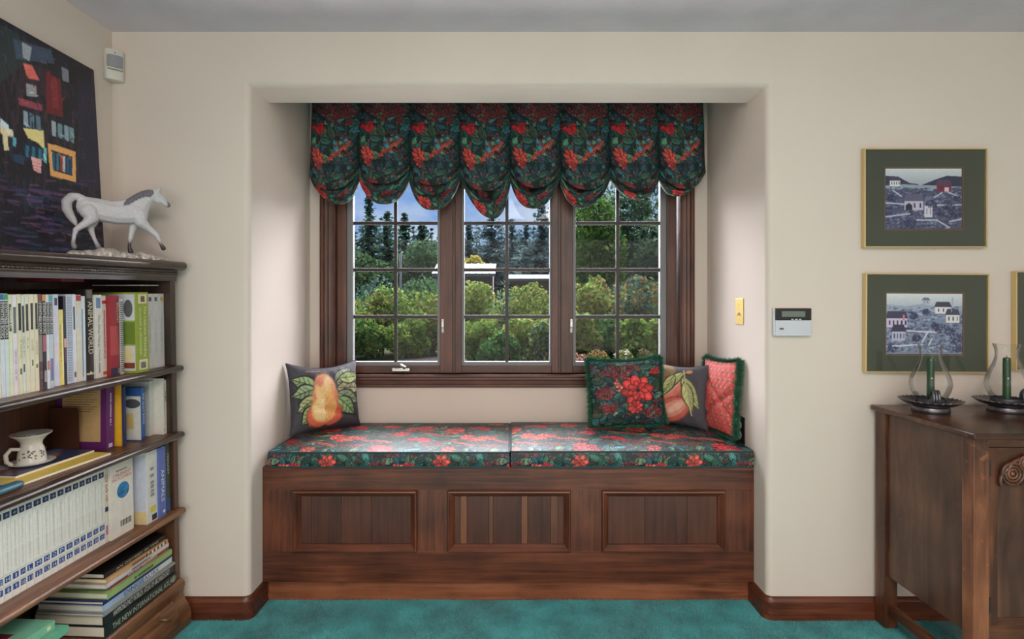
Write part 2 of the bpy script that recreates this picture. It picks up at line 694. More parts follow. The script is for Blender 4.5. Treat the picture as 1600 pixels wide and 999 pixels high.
def text_mesh(txt, length, height, resolution=1, bold=0.0):
    """flat lettering, text-right = +x, text-up = +y, centred at the origin, fitted to length x height"""
    cu = bpy.data.curves.new('lettering', 'FONT')
    cu.body = txt
    cu.resolution_u = resolution
    cu.fill_mode = 'FRONT'
    cu.offset = bold
    o = bpy.data.objects.new('lettering', cu)
    COL.objects.link(o)
    dg = bpy.context.evaluated_depsgraph_get()
    me = bpy.data.meshes.new_from_object(o.evaluated_get(dg))
    bpy.data.objects.remove(o, do_unlink=True)
    bpy.data.curves.remove(cu)
    n = len(me.vertices)
    if n == 0:
        return me
    co = np.empty(n * 3, np.float32)
    me.vertices.foreach_get('co', co)
    co = co.reshape(-1, 3)
    lo, hi = co.min(0), co.max(0)
    co = co - (lo + hi) / 2
    ext = np.maximum(hi - lo, 1e-6)
    co[:, 0] *= length / ext[0]
    co[:, 1] *= height / ext[1]
    me.vertices.foreach_set('co', co.ravel())
    me.materials.clear()
    me.update()
    return me

# ================================================================== THE SETTING
XL, XR, YB = -1.083, 1.067, 3.05          # alcove sides and back
XW, XE, YR, ZC = -1.654, 3.3, -2.3, 2.439  # room: left wall, right wall, rear wall, ceiling
RB = 0.026                                 # bullnose radius
ZS, YH = 2.213, 2.535                      # alcove header: underside and back

M_wall = mat('cream_wall_paint', c3(221, 208, 196), 0.75, noise=0.02, nscale=2.5, bump=0.10, bscale=220)
M_ceil = mat('ceiling_paint', c3(222, 210, 218), 0.85, noise=0.05, nscale=5.0, bump=0.55, bscale=38)
M_carpet = mat('teal_carpet', c3(78, 168, 170), 0.95, noise=0.3, nscale=7.0, bump=1.0, bscale=420, sheen=0.4)
W_BENCH = ((60, 30, 19), (98, 52, 33), (132, 76, 50))
M_bx = wood('bench_wood_along', *[c3(*q) for q in W_BENCH], axis='x', rough=0.36)
M_bz = wood('bench_wood_upright', *[c3(*q) for q in W_BENCH], axis='z', rough=0.36, rand=.05)
M_by = wood('bench_wood_deep', *[c3(*q) for q in W_BENCH], axis='y', rough=0.36)
M_bp = wood('bench_panel_wood', c3(58, 29, 19), c3(82, 44, 29), c3(100, 57, 39), axis='z', rough=0.42, rand=0.09)
M_bstrip = wood('bench_strip_wood', c3(84, 50, 34), c3(112, 68, 46), c3(130, 82, 56), axis='z', rough=0.42)
M_kick = wood('toe_kick_wood', c3(92, 50, 30), c3(136, 80, 52), c3(158, 98, 66), axis='x', rough=0.45, wear=0.12)
M_base = wood('baseboard_wood', c3(66, 32, 20), c3(102, 54, 35), c3(128, 72, 47), axis='x', rough=0.34)
M_win_x = wood('window_wood_along', c3(56, 32, 24), c3(86, 50, 37), c3(112, 70, 54), axis='x', rough=0.42, coat=.04)
M_win_z = wood('window_wood_upright', c3(56, 32, 24), c3(86, 50, 37), c3(112, 70, 54), axis='z', rough=0.42, coat=.04)
M_vinyl = mat('grey_glazing_stop', c3(122, 122, 124), 0.5)
M_munt = mat('dark_muntin', c3(38, 30, 28), 0.45)
M_pane = glass_mat('window_glass', (0.97, 0.98, 0.98, 1), 1.25, gloss=0.5)
M_chrome = mat('brushed_nickel', c3(196, 192, 186), 0.28, metal=0.9)
M_brass = mat('polished_brass', c3(226, 196, 120), 0.38, metal=.8)

tag(B(XW - .2, XE + .2, YR - .2, YB + .16, -0.12, 0.0).build('floor', M_carpet), kind='structure')
tag(B(XW - .2, XE + .2, YR - .2, YB + .16, ZC, ZC + .15).build('ceiling', M_ceil), kind='structure')
tag(B(XW - .2, XW, YR - .2, YB + .16, 0, ZC).build('wall_left', M_wall), kind='structure')
tag(B(XE, XE + .2, YR - .2, YB + .16, 0, ZC).build('wall_right', M_wall), kind='structure')
tag(B(XW, XE, YR - .2, YR, 0, ZC).build('wall_rear', M_wall), kind='structure')


def arc(cx, cy, r, a0, a1, n=8):
    return [(cx + r * math.cos(math.radians(a0 + (a1 - a0) * i / n)), cy + r * math.sin(math.radians(a0 + (a1 - a0) * i / n))) for i in range(n + 1)]


pl = [(XW, D)] + arc(XL - RB, D + RB, RB, -90, 0) + [(XL, YB + .15), (XW, YB + .15)]
tag(MB().prism(pl, 'z', 0, ZC).build('wall_front_left', M_wall, smooth=30), kind='structure')
pr = [(XE, D), (XE, YB + .15), (XR, YB + .15)] + [(XR + RB - p[0] + XL - RB, p[1]) if False else p for p in arc(XR + RB, D + RB, RB, 180, 270)]
tag(MB().prism(pr, 'z', 0, ZC).build('wall_front_right', M_wall, smooth=30), kind='structure')
ph = [(D, ZC)] + [(D, ZS + RB)] + arc(D + RB, ZS + RB, RB, 180, 270)[1:] + [(YH, ZS), (YH, ZC)]
tag(MB().prism(ph, 'x', XL - RB, XR + RB).build('wall_header', M_wall, smooth=30), kind='structure')

# alcove back wall around the window opening
WX0, WX1, WZ0, WZ1 = PX(521, YB), PX(1065, YB), PZ(585, YB), 2.075
bk_pieces = MB()
vs, fs = [], []
xs, zs = [XL - .02, WX0, WX1, XR + .02], [0, WZ0, WZ1, ZC]
for y in (YB, YB + .15):
    for z in zs:
        for x in xs:
            vs.append((x, y, z))
for j in range(3):
    for i in range(3):
        if i == 1 and j == 1:
            continue
        a = j * 4 + i
        fs.append((a, a + 1, a + 5, a + 4))
        fs.append((16 + a, 16 + a + 4, 16 + a + 5, 16 + a + 1))
for a, b in ((5, 6), (6, 10), (10, 9), (9, 5)):
    fs.append((a, b, b + 16, a + 16))
bk_pieces.add(vs, fs)
tag(bk_pieces.build('wall_alcove', M_wall), kind='structure')

# ------------------------------------------------------------------ baseboards
BP = [(0, 0), (.017, 0), (.017, .016), (.0145, .0175), (.0145, .020), (.0135, .068), (.0155, .0695), (.0155, .073),
      (.013, .076), (.0115, .083), (.007, .089), (.003, .093), (0, .093)]
a_l = arc(XL - RB, D + RB, RB, -90, 0, 10)
n_l = [(math.cos(math.radians(-90 + 9 * i)), math.sin(math.radians(-90 + 9 * i))) for i in range(11)]
tag(MB().sweep([(XW, D)] + a_l + [(XL, 2.49)], [(0, -1)] + n_l + [(1, 0)], BP).build('baseboard_left', M_base, smooth=25), kind='structure')
a_r = arc(XR + RB, D + RB, RB, 180, 270, 10)
n_r = [(math.cos(math.radians(180 + 9 * i)), math.sin(math.radians(180 + 9 * i))) for i in range(11)]
tag(MB().sweep([(XR, 2.49)] + a_r + [(XE, D)], [(-1, 0)] + n_r + [(0, -1)], BP).build('baseboard_right', M_base, smooth=25), kind='structure')

# ------------------------------------------------------------------ carpet pile where it can be seen
n = 150000
px_ = RNG.uniform(-1.35, 1.75, n)
py_ = RNG.uniform(1.75, 2.484, n)
ok = ((px_ > XL + .02) & (px_ < XR - .02)) | (py_ < D - .02)
px_, py_ = px_[ok], py_[ok]
n = len(px_)
hh = RNG.uniform(.004, .009, n)
an = RNG.uniform(0, 6.28, n)
wd = .0016
lean = RNG.normal(0, .003, (n, 2)) + np.stack([.004 * np.sin(px_ * 7 + py_ * 11), .004 * np.cos(px_ * 9 - py_ * 6)], 1)
v0 = np.stack([px_ - wd * np.cos(an), py_ - wd * np.sin(an), np.zeros(n)], 1)
v1 = np.stack([px_ + wd * np.cos(an), py_ + wd * np.sin(an), np.zeros(n)], 1)
v2 = np.stack([px_ + lean[:, 0], py_ + lean[:, 1], hh], 1)
me = bpy.data.meshes.new('carpet_pile')
raw_mesh(me, np.stack([v0, v1, v2], 1).reshape(-1, 3), np.arange(3 * n).reshape(-1, 3))
link('carpet_pile', me, M_carpet, label='plush teal carpet pile in front of the window seat', cat='carpet', kind='stuff')

# ------------------------------------------------------------------ window
win = thing('window_1', (0, YB, WZ0), 'brown wooden casement window of three sashes over the seat', 'window', kind='structure')


def casing(x0, x1, z0, z1, y1, name, m, vert):
    """moulded casing strip: stepped profile"""
    mb = MB()
    if vert:
        w = x1 - x0
        pr = [(x0, y1), (x0, y1 - .026), (x0 + .12 * w, y1 - .030), (x0 + .30 * w, y1 - .030), (x0 + .36 * w, y1 - .022), (x0 + .58 * w, y1 - .020),
              (x0 + .62 * w, y1 - .014), (x0 + .86 * w, y1 - .012), (x0 + .9 * w, y1 - .018), (x1, y1 - .018), (x1, y1)]
        mb.prism(pr, 'z', z0, z1)
    else:
        h = z1 - z0
        pr = [(y1, z1), (y1 - .026, z1), (y1 - .030, z1 - .12 * h), (y1 - .030, z1 - .30 * h), (y1 - .022, z1 - .36 * h), (y1 - .020, z1 - .6 * h), (y1 - .014, z1 - .64 * h), (y1 - .016, z0), (y1, z0)]
        mb.prism(pr, 'x', x0, x1)
    return mb.build(name, m, win, smooth=20)


cx0, cx1 = PX(502, YB), PX(1083, YB)
casing(cx0, WX0 + .004, WZ0 - .004, WZ1 + .07, YB, 'casing', M_win_z, True)
casing(cx1, WX1 - .004, WZ0 - .004, WZ1 + .07, YB, 'casing', M_win_z, True)
casing(cx0, cx1, WZ1 - .004, WZ1 + .07, YB, 'casing', M_win_x, False)
# sill board and apron
MB().prism([(YB + .05, WZ0), (YB - .030, WZ0), (YB - .034, WZ0 - .004), (YB - .034, WZ0 - .012), (YB - .030, WZ0 - .016), (YB + .05, WZ0 - .016)], 'x', cx0, cx1).build('window_sill', M_win_x, win, smooth=20)
MB().prism([(YB, WZ0 - .016), (YB - .026, WZ0 - .016), (YB - .027, WZ0 - .026), (YB - .020, WZ0 - .032), (YB - .018, WZ0 - .052),
            (YB - .022, WZ0 - .055), (YB - .022, WZ0 - .064), (YB - .014, WZ0 - .070), (YB, WZ0 - .070)], 'x', cx0, cx1).build('apron', M_win_x, win, smooth=20)
# jambs lining the opening
B(WX0, WX0 + .010, YB - .012, YB + .145, WZ0, WZ1).build('jamb', M_win_z, win)
B(WX1 - .010, WX1, YB - .012, YB + .145, WZ0, WZ1).build('jamb', M_win_z, win)
B(WX0, WX1, YB - .012, YB + .145, WZ1 - .010, WZ1).build('jamb', M_win_x, win)
YSH = 3.078
for a, b in ((707, 711), (872.5, 876.5)):
    B(PX(a, YSH) - .003, PX(b, YSH) + .003, YSH + .014, YB + .145, WZ0, WZ1 - .01).build('mullion', M_win_z, win)

SZ0, SZ1 = WZ0 + .002, WZ1 - .012
GZ0, GZ1 = PZ(566, YSH), PZ(274, YSH)


def sash(xa, xb, ga, gb, order, stop_l, stop_r):
    xa, xb, ga, gb = [PX(q, YSH) for q in (xa, xb, ga, gb)]
    s = bpy.data.objects.new('sash', None)
    COL.objects.link(s)
    s.parent = win
    s.matrix_parent_inverse = win.matrix_basis.inverted()
    s['label'] = order
    y0, y1 = YSH, YSH + .05
    sl, sr = stop_l / 285.0, stop_r / 285.0
    sb = .022

    def part(mb, name, m, **k):
        o = mb.build(name, m, None, **k)
        o.parent = s
        return o
    part(B(xa, ga - sl, y0, y1, SZ0, SZ1), 'stile', M_win_z, bevel=.003)
    part(B(gb + sr, xb, y0, y1, SZ0, SZ1), 'stile', M_win_z, bevel=.003)
    part(B(ga - sl, gb + sr, y0, y1, SZ0, GZ0 - sb), 'rail', M_win_x, bevel=.003)
    part(B(ga - sl, gb + sr, y0, y1, GZ1 + .012, SZ1), 'rail', M_win_x, bevel=.003)
    yv = y0 + .012
    part(B(ga - sl, ga, yv, y1, GZ0 - sb, GZ1 + .012), 'glazing_stop', M_vinyl, bevel=.002)
    part(B(gb, gb + sr, yv, y1, GZ0 - sb, GZ1 + .012), 'glazing_stop', M_vinyl, bevel=.002)
    part(B(ga, gb, yv, y1, GZ0 - sb, GZ0), 'glazing_stop', M_vinyl, bevel=.002)
    part(B(ga, gb, yv, y1, GZ1, GZ1 + .012), 'glazing_stop', M_vinyl, bevel=.002)
    xm, hw = (ga + gb) / 2, .0095
    ym0, ym1 = y0 + .022, y0 + .034
    zr = [PZ(q, YSH) for q in (495.5, 421.5, 348)]
    part(B(xm - hw, xm + hw, ym0, ym1, GZ0, GZ1), 'muntin', M_munt, bevel=.002)
    for z in zr:
        part(B(ga, xm - hw, ym0, ym1, z - hw, z + hw), 'muntin', M_munt, bevel=.002)
        part(B(xm + hw, gb, ym0, ym1, z - hw, z + hw), 'muntin', M_munt, bevel=.002)
    zz = [GZ0] + zr + [GZ1]
    for i in range(4):
        for x0, x1 in ((ga, xm), (xm, gb)):
            part(B(x0, x1, ym0 + .004, ym0 + .007, zz[i], zz[i + 1]), 'pane', M_pane)
    return s


s1 = sash(526.5, 707, 550.5, 683, 'left sash with crank and lock lever', 9.5, 4.5)
s2 = sash(711, 872.5, 725, 859, 'fixed middle sash', 4, 3)
s3 = sash(876.5, 1057.5, 900, 1032.5, 'right sash with lock lever', 4.5, 10)


def lever(px, s):
    x, z, y = PX(px, YSH), PZ(512, YSH), YSH
    m = MB()
    m.prism([(y, z - .028), (y - .006, z - .028), (y - .010, z - .005), (y - .016, z + .004), (y - .014, z + .03), (y - .010, z + .046), (y - .006, z + .046), (y - .008, z + .012), (y, z + .010)], 'x', x - .006, x + .006)
    o = m.build('lock_lever', mat('white_metal', c3(215, 212, 205), .35, metal=.4), None, bevel=.001)
    o.parent = s


lever(692, s1)
lever(892.5, s3)
# crank operator on the left sash
xc, zc = PX(629, YSH), PZ(577, YSH)
for mb, nm in ((B(xc - .055, xc + .042, YSH - .022, YSH + .002, zc - .012, zc + .006), 'crank_base'),):
    o = mb.build(nm, M_chrome, None, bevel=.004)
    o.parent = s1
m = MB()
m.tube([(xc + .012, YSH - .012, zc + .004), (xc + .012, YSH - .03, zc + .016), (xc + .0, YSH - .034, zc + .024), (xc - .006, YSH - .034, zc + .026)], [.008, .009, .008, .006], 10)
m.tube([(xc + .0, YSH - .034, zc + .024), (xc + .024, YSH - .036, zc + .014)], [.007, .005], 10)
o = m.build('crank_handle', M_chrome, None, smooth=50)
o.parent = s1

# ------------------------------------------------------------------ window seat (bench)
YF = 2.462
BZ0, BZ1 = .091, .581
bench = thing('window_seat', (0, YF, 0), 'built-in wooden window seat with three framed panels under the floral cushions', 'bench')
bx0, bx1 = XL + .001, XR - .001


def bpart(mb, name, m, **k):
    return mb.build(name, m, bench, **k)


zr0, zr1 = PZ(862, YF), PZ(766, YF)
pxs = [(458.5, 652), (699.5, 891.5), (940, 1132.5)]
pan = [(PX(a, YF), PX(b, YF)) for a, b in pxs]
bpart(B(bx0, bx1, YF, YF + .02, zr1, BZ1), 'top_rail', M_bx, bevel=.001)
bpart(B(bx0, bx1, YF, YF + .02, BZ0, zr0), 'bottom_rail', M_bx, bevel=.001)
st = [bx0] + [q for p in pan for q in p] + [bx1]
for i in range(0, 8, 2):
    bpart(B(st[i], st[i + 1], YF, YF + .02, zr0, zr1), 'stile', M_bz, bevel=.0008)
bpart(B(bx0, bx1, YF + .0, YB - .002, BZ1, BZ1 + .012), 'seat_board', M_bx, bevel=.001)
# moulding strips, mitred
MPROF = [(0, .0), (0, .012), (.003, .017), (.008, .018), (.012, .013), (.016, .010), (.020, .004), (.026, .000), (.030, -.007), (.030, -.018), (0, -.018)]   # inward, towards viewer


def moulding(x0, x1, z0, z1):
    cor = [(x0, z0), (x1, z0), (x1, z1), (x0, z1)]
    ins = [(1, 1), (-1, 1), (-1, -1), (1, -1)]
    for i in range(4):
        j = (i + 1) % 4
        v, f = [], []
        n = len(MPROF)
        for c in (i, j):
            for o_, t in MPROF:
                v.append((cor[c][0] + ins[c][0] * o_, YF - t, cor[c][1] + ins[c][1] * o_))
        for k in range(n):
            k2 = (k + 1) % n
            f.append((k, k2, n + k2, n + k))
        f += [tuple(range(n)), tuple(range(n, 2 * n))[::-1]]
        bpart(MB().add(v, f), 'panel_moulding', M_bx if i % 2 == 0 else M_bz, smooth=28)


# vertical boards of each panel, as fractions of the panel's width: (start, end, is light strip)
BOARDS = [
    [(0, .135, 0), (.135, .38, 0), (.38, .625, 0), (.625, 1, 0)],
    [(0, .10, 0), (.10, .155, 1), (.155, .335, 0), (.335, .37, 1), (.37, .60, 0), (.60, .65, 1), (.65, .84, 0), (.84, .90, 1), (.90, 1, 0)],
    [(0, .355, 0), (.355, .70, 0), (.70, 1, 0)],
]
for (x0, x1), bl in zip(pan, BOARDS):
    moulding(x0, x1, zr0, zr1)
    for a, b, s in bl:
        w = x1 - x0
        bpart(B(x0 + a * w + .0004, x0 + b * w - .0004, YF + .012, YF + .022, zr0, zr1), 'panel_board', M_bstrip if s else M_bp, bevel=.0012)
# toe kick
MB().prism([(2.50, 0), (2.486, 0), (2.486, .021), (2.489, .0225), (2.489, .026), (2.492, .028), (2.492, .074), (2.488, .077), (2.488, .081), (2.50, .081)], 'x', XL + .014, XR - .014).build('toe_kick', M_kick, bench, smooth=20)

# ------------------------------------------------------------------ alcove wall fittings
sw = thing('light_switch', (XR, 2.61, 1.27), 'brass toggle light switch plate on the right side of the alcove', 'light switch')
MB().box(XR - .005, XR, 2.573, 2.657, 1.212, 1.334).build('switch_plate', M_brass, sw, bevel=.004)
MB().prism([(XR - .004, 1.272), (XR - .016, 1.262), (XR - .017, 1.255), (XR - .004, 1.260)], 'y', 2.609, 2.622).build('toggle', mat('ivory_plastic', c3(230, 215, 170), .4), sw)
for z in (1.305, 1.238):
    MB().lathe([(0, 0), (.004, 0), (.004, .0015), (0, .002)], 12).xform(Matrix.Translation((XR - .005, 2.615, z)) @ Matrix.Rotation(-PI / 2, 4, 'Y')).build('screw', M_brass, sw)
ol = thing('wall_outlet', (XR, 2.60, .7), 'brown double wall outlet with white sockets beside the red cushion', 'outlet')
B(XR - .005, XR, 2.555, 2.640, .668, .790).build('cover_plate', mat('dark_brown_plastic', c3(44, 30, 26), .4), ol, bevel=.003)
for z in (.703, .748):
    MB().lathe([(0, 0), (.018, 0), (.018, .002), (0, .003)], 20).xform(Matrix.Translation((XR - .005, 2.605, z)) @ Matrix.Rotation(-PI / 2, 4, 'Y')).build('socket', mat('pale_grey_plastic', c3(190, 198, 214), .4), ol)

# ================================================================== OUTSIDE
def leaf_mat(name, trans=.35):
    m = bpy.data.materials.new(name)
    m.use_nodes = True
    N, L = m.node_tree.nodes, m.node_tree.links
    N.clear()
    out = N.new('ShaderNodeOutputMaterial')
    a = N.new('ShaderNodeAttribute')
    a.attribute_name = 'Col'
    d = N.new('ShaderNodeBsdfDiffuse')
    t = N.new('ShaderNodeBsdfTranslucent')
    mx = N.new('ShaderNodeMixShader')
    mx.inputs[0].default_value = trans
    L.new(a.outputs['Color'], d.inputs['Color'])
    L.new(a.outputs['Color'], t.inputs['Color'])
    L.new(d.outputs[0], mx.inputs[1])
    L.new(t.outputs[0], mx.inputs[2])
    L.new(mx.outputs[0], out.inputs['Surface'])
    return m


M_leaf = leaf_mat('foliage')
M_bark = mat('bark', c3(62, 50, 42), .9, noise=.3, nscale=8)
GZ = -.35
LEAF = .54   # leaf albedo relative to the swatches below


def leaf_cards(cen, size, cols, flat=0.0, tri=False):
    n = len(cen)
    a = RNG.normal(size=(n, 3))
    a[:, 2] *= (1 - flat)
    a /= np.linalg.norm(a, axis=1, keepdims=True)
    b = RNG.normal(size=(n, 3))
    b -= (a * b).sum(1, keepdims=True) * a
    b /= np.linalg.norm(b, axis=1, keepdims=True)
    s = size[:, None]
    v = np.stack([cen - a * s, cen + b * s * .55, cen + a * s, cen - b * s * .55], 1).reshape(-1, 3)
    return v, np.arange(4 * n).reshape(-1, 4), np.repeat(cols, 4, 0)


def pal(cols, n, jit=.25):
    c = np.array([c3(*q)[:3] for q in cols]) * LEAF
    k = RNG.integers(0, len(c), n)
    return c[k] * (1 + jit * RNG.uniform(-1, 1, (n, 1)))


def bush(name, x, y, zc, rx, ry, rz, n, size, cols, label, cat='shrub', group=None, trunk=True, lobes=9, dense=.8):
    """leafy crown of several lobes; x,y,zc crown centre"""
    t = thing(name, (x, y, GZ), label, cat, group)
    lc = RNG.normal(size=(lobes, 3))
    lc /= np.linalg.norm(lc, axis=1, keepdims=True)
    lc *= RNG.uniform(.35, .75, (lobes, 1))
    lr = RNG.uniform(.35, .55, lobes)
    k = RNG.integers(0, lobes, n)
    d = RNG.normal(size=(n, 3))
    d /= np.linalg.norm(d, axis=1, keepdims=True)
    r = RNG.uniform(dense, 1.04, (n, 1))
    p = lc[k] + d * r * lr[k][:, None]
    tone = (.8 + .35 * RNG.random(lobes))[k][:, None]
    cen = np.array([x, y, zc]) + p * np.array([rx, ry, rz])
    keep = cen[:, 2] > GZ
    cen = cen[keep]
    v, q, c = leaf_cards(cen, size * RNG.uniform(.6, 1.3, len(cen)), (pal(cols, n) * tone)[keep])
    me = bpy.data.meshes.new('foliage')
    raw_mesh(me, v, q)
    set_col(me, c)
    link('foliage', me, M_leaf, t, kind='stuff')
    if trunk:
        m = MB()
        m.tube([(x, y, GZ - .1), (x + .03 * rx, y, (GZ + zc) / 2), (x, y, zc)], [.06 * rx + .03, .05 * rx + .02, .02], 7)
        m.build('trunk', M_bark, t)
    return t


def conifer(x, y, top, w, cols, label, levels=30, per=13, low=.04, group='conifers beyond the garden'):
    t = thing('conifer', (x, y, GZ), label, 'tree', group)
    H = top - GZ
    V, Q, C = [], [], []
    cen, cols_, sz = [], [], []
    for i in range(levels):
        f = i / (levels - 1)
        z = GZ + H * (low + (1 - low) * f)
        R = 1.45 * w * (1 - f) ** .85 * random.uniform(.75, 1.15) + .12
        for k in range(max(4, int(per * (1 - .5 * f)))):
            a = random.random() * 6.28
            L = R * random.uniform(.6, 1.1)
            m = max(4, int(L * 7))
            for j in range(m):
                s = (j + random.random()) / m
                cen.append((x + math.cos(a) * L * s + random.gauss(0, .10), y + math.sin(a) * L * s + random.gauss(0, .10),
                            z - L * .28 * s + .12 * L * s * s + random.gauss(0, .07)))
                sz.append((.22 + .12 * (1 - f)) * (1.15 - .3 * s))
    cen = np.array(cen)
    v, q, c = leaf_cards(cen, np.array(sz) * RNG.uniform(.6, 1.3, len(cen)), pal(cols, len(cen), .35) * 1.5, flat=.5)  # foliage colour lightened to paint in distance haze
    me = bpy.data.meshes.new('foliage')
    raw_mesh(me, v, q)
    set_col(me, c)
    link('foliage', me, M_leaf, t, kind='stuff')
    MB().tube([(x, y, GZ - .2), (x, y, GZ + H * .5), (x, y, top - .1)], [.22, .14, .02], 8).build('trunk', M_bark, t)
    return t


tag(B(-60, 60, YB + .16, 120, GZ - .3, GZ).build('garden_ground', mat('garden_soil', c3(50, 56, 40), 1.0, spec=0, noise=.3, nscale=1.2), label='mown ground of the garden beyond the window', cat='ground'), kind='structure')
tag(B(-6, 6, YB + .16, 7.4, GZ, GZ + .03).build('bounce_slab', mat('pale_bounce_concrete', c3(226, 220, 212), 1.0, spec=0, noise=.06, nscale=2)), 'unseen pale slab outside below the window, added to bounce sunlight upwards', 'bounce_slab', kind='structure')  # out-of-view reflector, added to throw sunlight up onto the alcove header
# gravel paths crossing the beds
tag(MB().prism([(-6.5, 11), (-2.2, 15.2), (-1.3, 19), (-2.3, 19), (-3.4, 15.9), (-8.5, 11.5)], 'z', GZ, GZ + .02).build('garden_path', mat('path_gravel', c3(58, 55, 53), 1.0, spec=0, noise=.2, nscale=9)), 'grey garden path curving past the shrubs seen through the left sash', 'path')
tag(MB().prism([(1.1, 13.5), (1.9, 13.5), (1.75, 18.5), (1.15, 18.5)], 'z', GZ, GZ + .02).build('garden_path', mat('path_gravel_pink', c3(76, 62, 58), 1.0, spec=0, noise=.2, nscale=9)), 'pinkish garden path beside the middle sash', 'path')

DG = [(64, 88, 72), (50, 74, 64), (78, 104, 80), (60, 82, 80), (42, 62, 54)]
BG = [(84, 104, 104), (68, 88, 92), (98, 118, 114), (60, 78, 78)]
LG = [(122, 154, 70), (100, 136, 68), (144, 168, 80), (84, 120, 64), (158, 174, 92)]
YG = [(150, 174, 90), (130, 160, 82), (170, 184, 104), (112, 146, 76), (184, 180, 100)]
MG = [(88, 130, 68), (72, 112, 64), (104, 144, 76), (60, 96, 58)]


def at(px, d):
    return PX(px, d)


def zt(py, d):
    return PZ(py, d)


# far conifers; the tops are where the photograph shows them against the sky
con = [
    (577, 305, 42, 1.6, DG, 'tall spire-topped conifer nearest the left edge of the left sash'),
    (548, 352, 46, 2.6, DG, 'conifer cut by the left stile of the left sash'),
    (605, 334, 44, 2.0, DG, 'rounded conifer between the spire and the left sash muntin'),
    (632, 336, 46, 1.9, DG, 'small pointed conifer just right of the left sash muntin'),
    (660, 354, 40, 2.8, DG, 'broad dark conifer in the right half of the left sash'),
    (692, 356, 52, 3.0, BG, 'conifer hidden mostly behind the left mullion'),
    (733, 352, 50, 2.6, BG, 'grey conifer at the left edge of the middle sash'),
    (768, 322, 50, 3.6, BG, 'tall grey conifer in the centre of the middle sash'),
    (800, 345, 54, 3.0, BG, 'low grey conifer behind the muntin of the middle sash'),
    (822, 352, 52, 2.6, BG, 'slim grey conifer right of the middle sash muntin'),
    (846, 318, 44, 2.6, BG, 'airy tall conifer at the right edge of the middle sash'),
    (872, 340, 50, 2.6, BG, 'conifer hidden mostly behind the right mullion'),
]
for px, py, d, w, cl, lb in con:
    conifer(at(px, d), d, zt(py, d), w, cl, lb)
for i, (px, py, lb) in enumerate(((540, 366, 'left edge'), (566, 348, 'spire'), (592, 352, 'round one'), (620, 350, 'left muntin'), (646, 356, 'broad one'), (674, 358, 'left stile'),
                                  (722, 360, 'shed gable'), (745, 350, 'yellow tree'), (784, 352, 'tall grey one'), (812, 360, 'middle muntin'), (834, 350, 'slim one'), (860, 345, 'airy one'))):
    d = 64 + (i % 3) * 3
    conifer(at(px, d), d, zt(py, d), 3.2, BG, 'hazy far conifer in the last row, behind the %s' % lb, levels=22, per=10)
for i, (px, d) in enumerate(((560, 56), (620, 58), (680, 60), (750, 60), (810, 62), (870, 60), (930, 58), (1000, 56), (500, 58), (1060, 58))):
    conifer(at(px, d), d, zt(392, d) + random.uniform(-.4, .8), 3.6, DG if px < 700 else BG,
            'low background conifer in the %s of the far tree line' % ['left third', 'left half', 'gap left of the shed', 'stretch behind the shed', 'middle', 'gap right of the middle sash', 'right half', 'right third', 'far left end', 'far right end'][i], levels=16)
# big leafy trees filling the right sash
bush('leafy_tree', at(928, 24), 24, 3.6, 1.9, 1.6, 3.4, 8500, .12, [(96, 138, 70), (80, 118, 66), (118, 152, 76), (64, 100, 58), (134, 164, 84)], 'bright green leafy tree filling the left half of the right sash', 'tree', 'garden trees', lobes=16)
bush('leafy_tree', at(1000, 27), 27, 4.3, 2.2, 1.8, 4.0, 9000, .12, [(84, 118, 100), (98, 130, 112), (116, 140, 100), (70, 102, 90), (134, 146, 92)], 'blue-green tree filling the right half of the right sash', 'tree', 'garden trees', lobes=18)
bush('leafy_tree', at(1062, 22), 22, 2.6, 1.6, 1.6, 2.7, 5000, .11, [(70, 100, 88), (88, 120, 98), (112, 134, 92)], 'dark tree behind the right stile of the right sash', 'tree', 'garden trees', lobes=14)
bush('leafy_tree', at(740, 30), 30, 3.05, .75, .7, .8, 1800, .12, [(196, 186, 92), (176, 170, 80), (208, 196, 110)], 'round yellow tree above the shed roof', 'tree', lobes=8)
bush('leafy_tree', at(655, 34), 34, 2.6, 2.0, 1.8, 2.3, 5000, .15, [(82, 114, 80), (66, 96, 72), (98, 128, 88)], 'dark rounded tree behind the shrubs in the left sash', 'tree', 'garden trees', lobes=14)
bush('leafy_tree', at(575, 32), 32, 2.0, 2.0, 1.6, 2.2, 5000, .15, [(92, 122, 84), (74, 104, 76), (110, 136, 90)], 'olive rounded tree below the spire conifer', 'tree', 'garden trees', lobes=14)
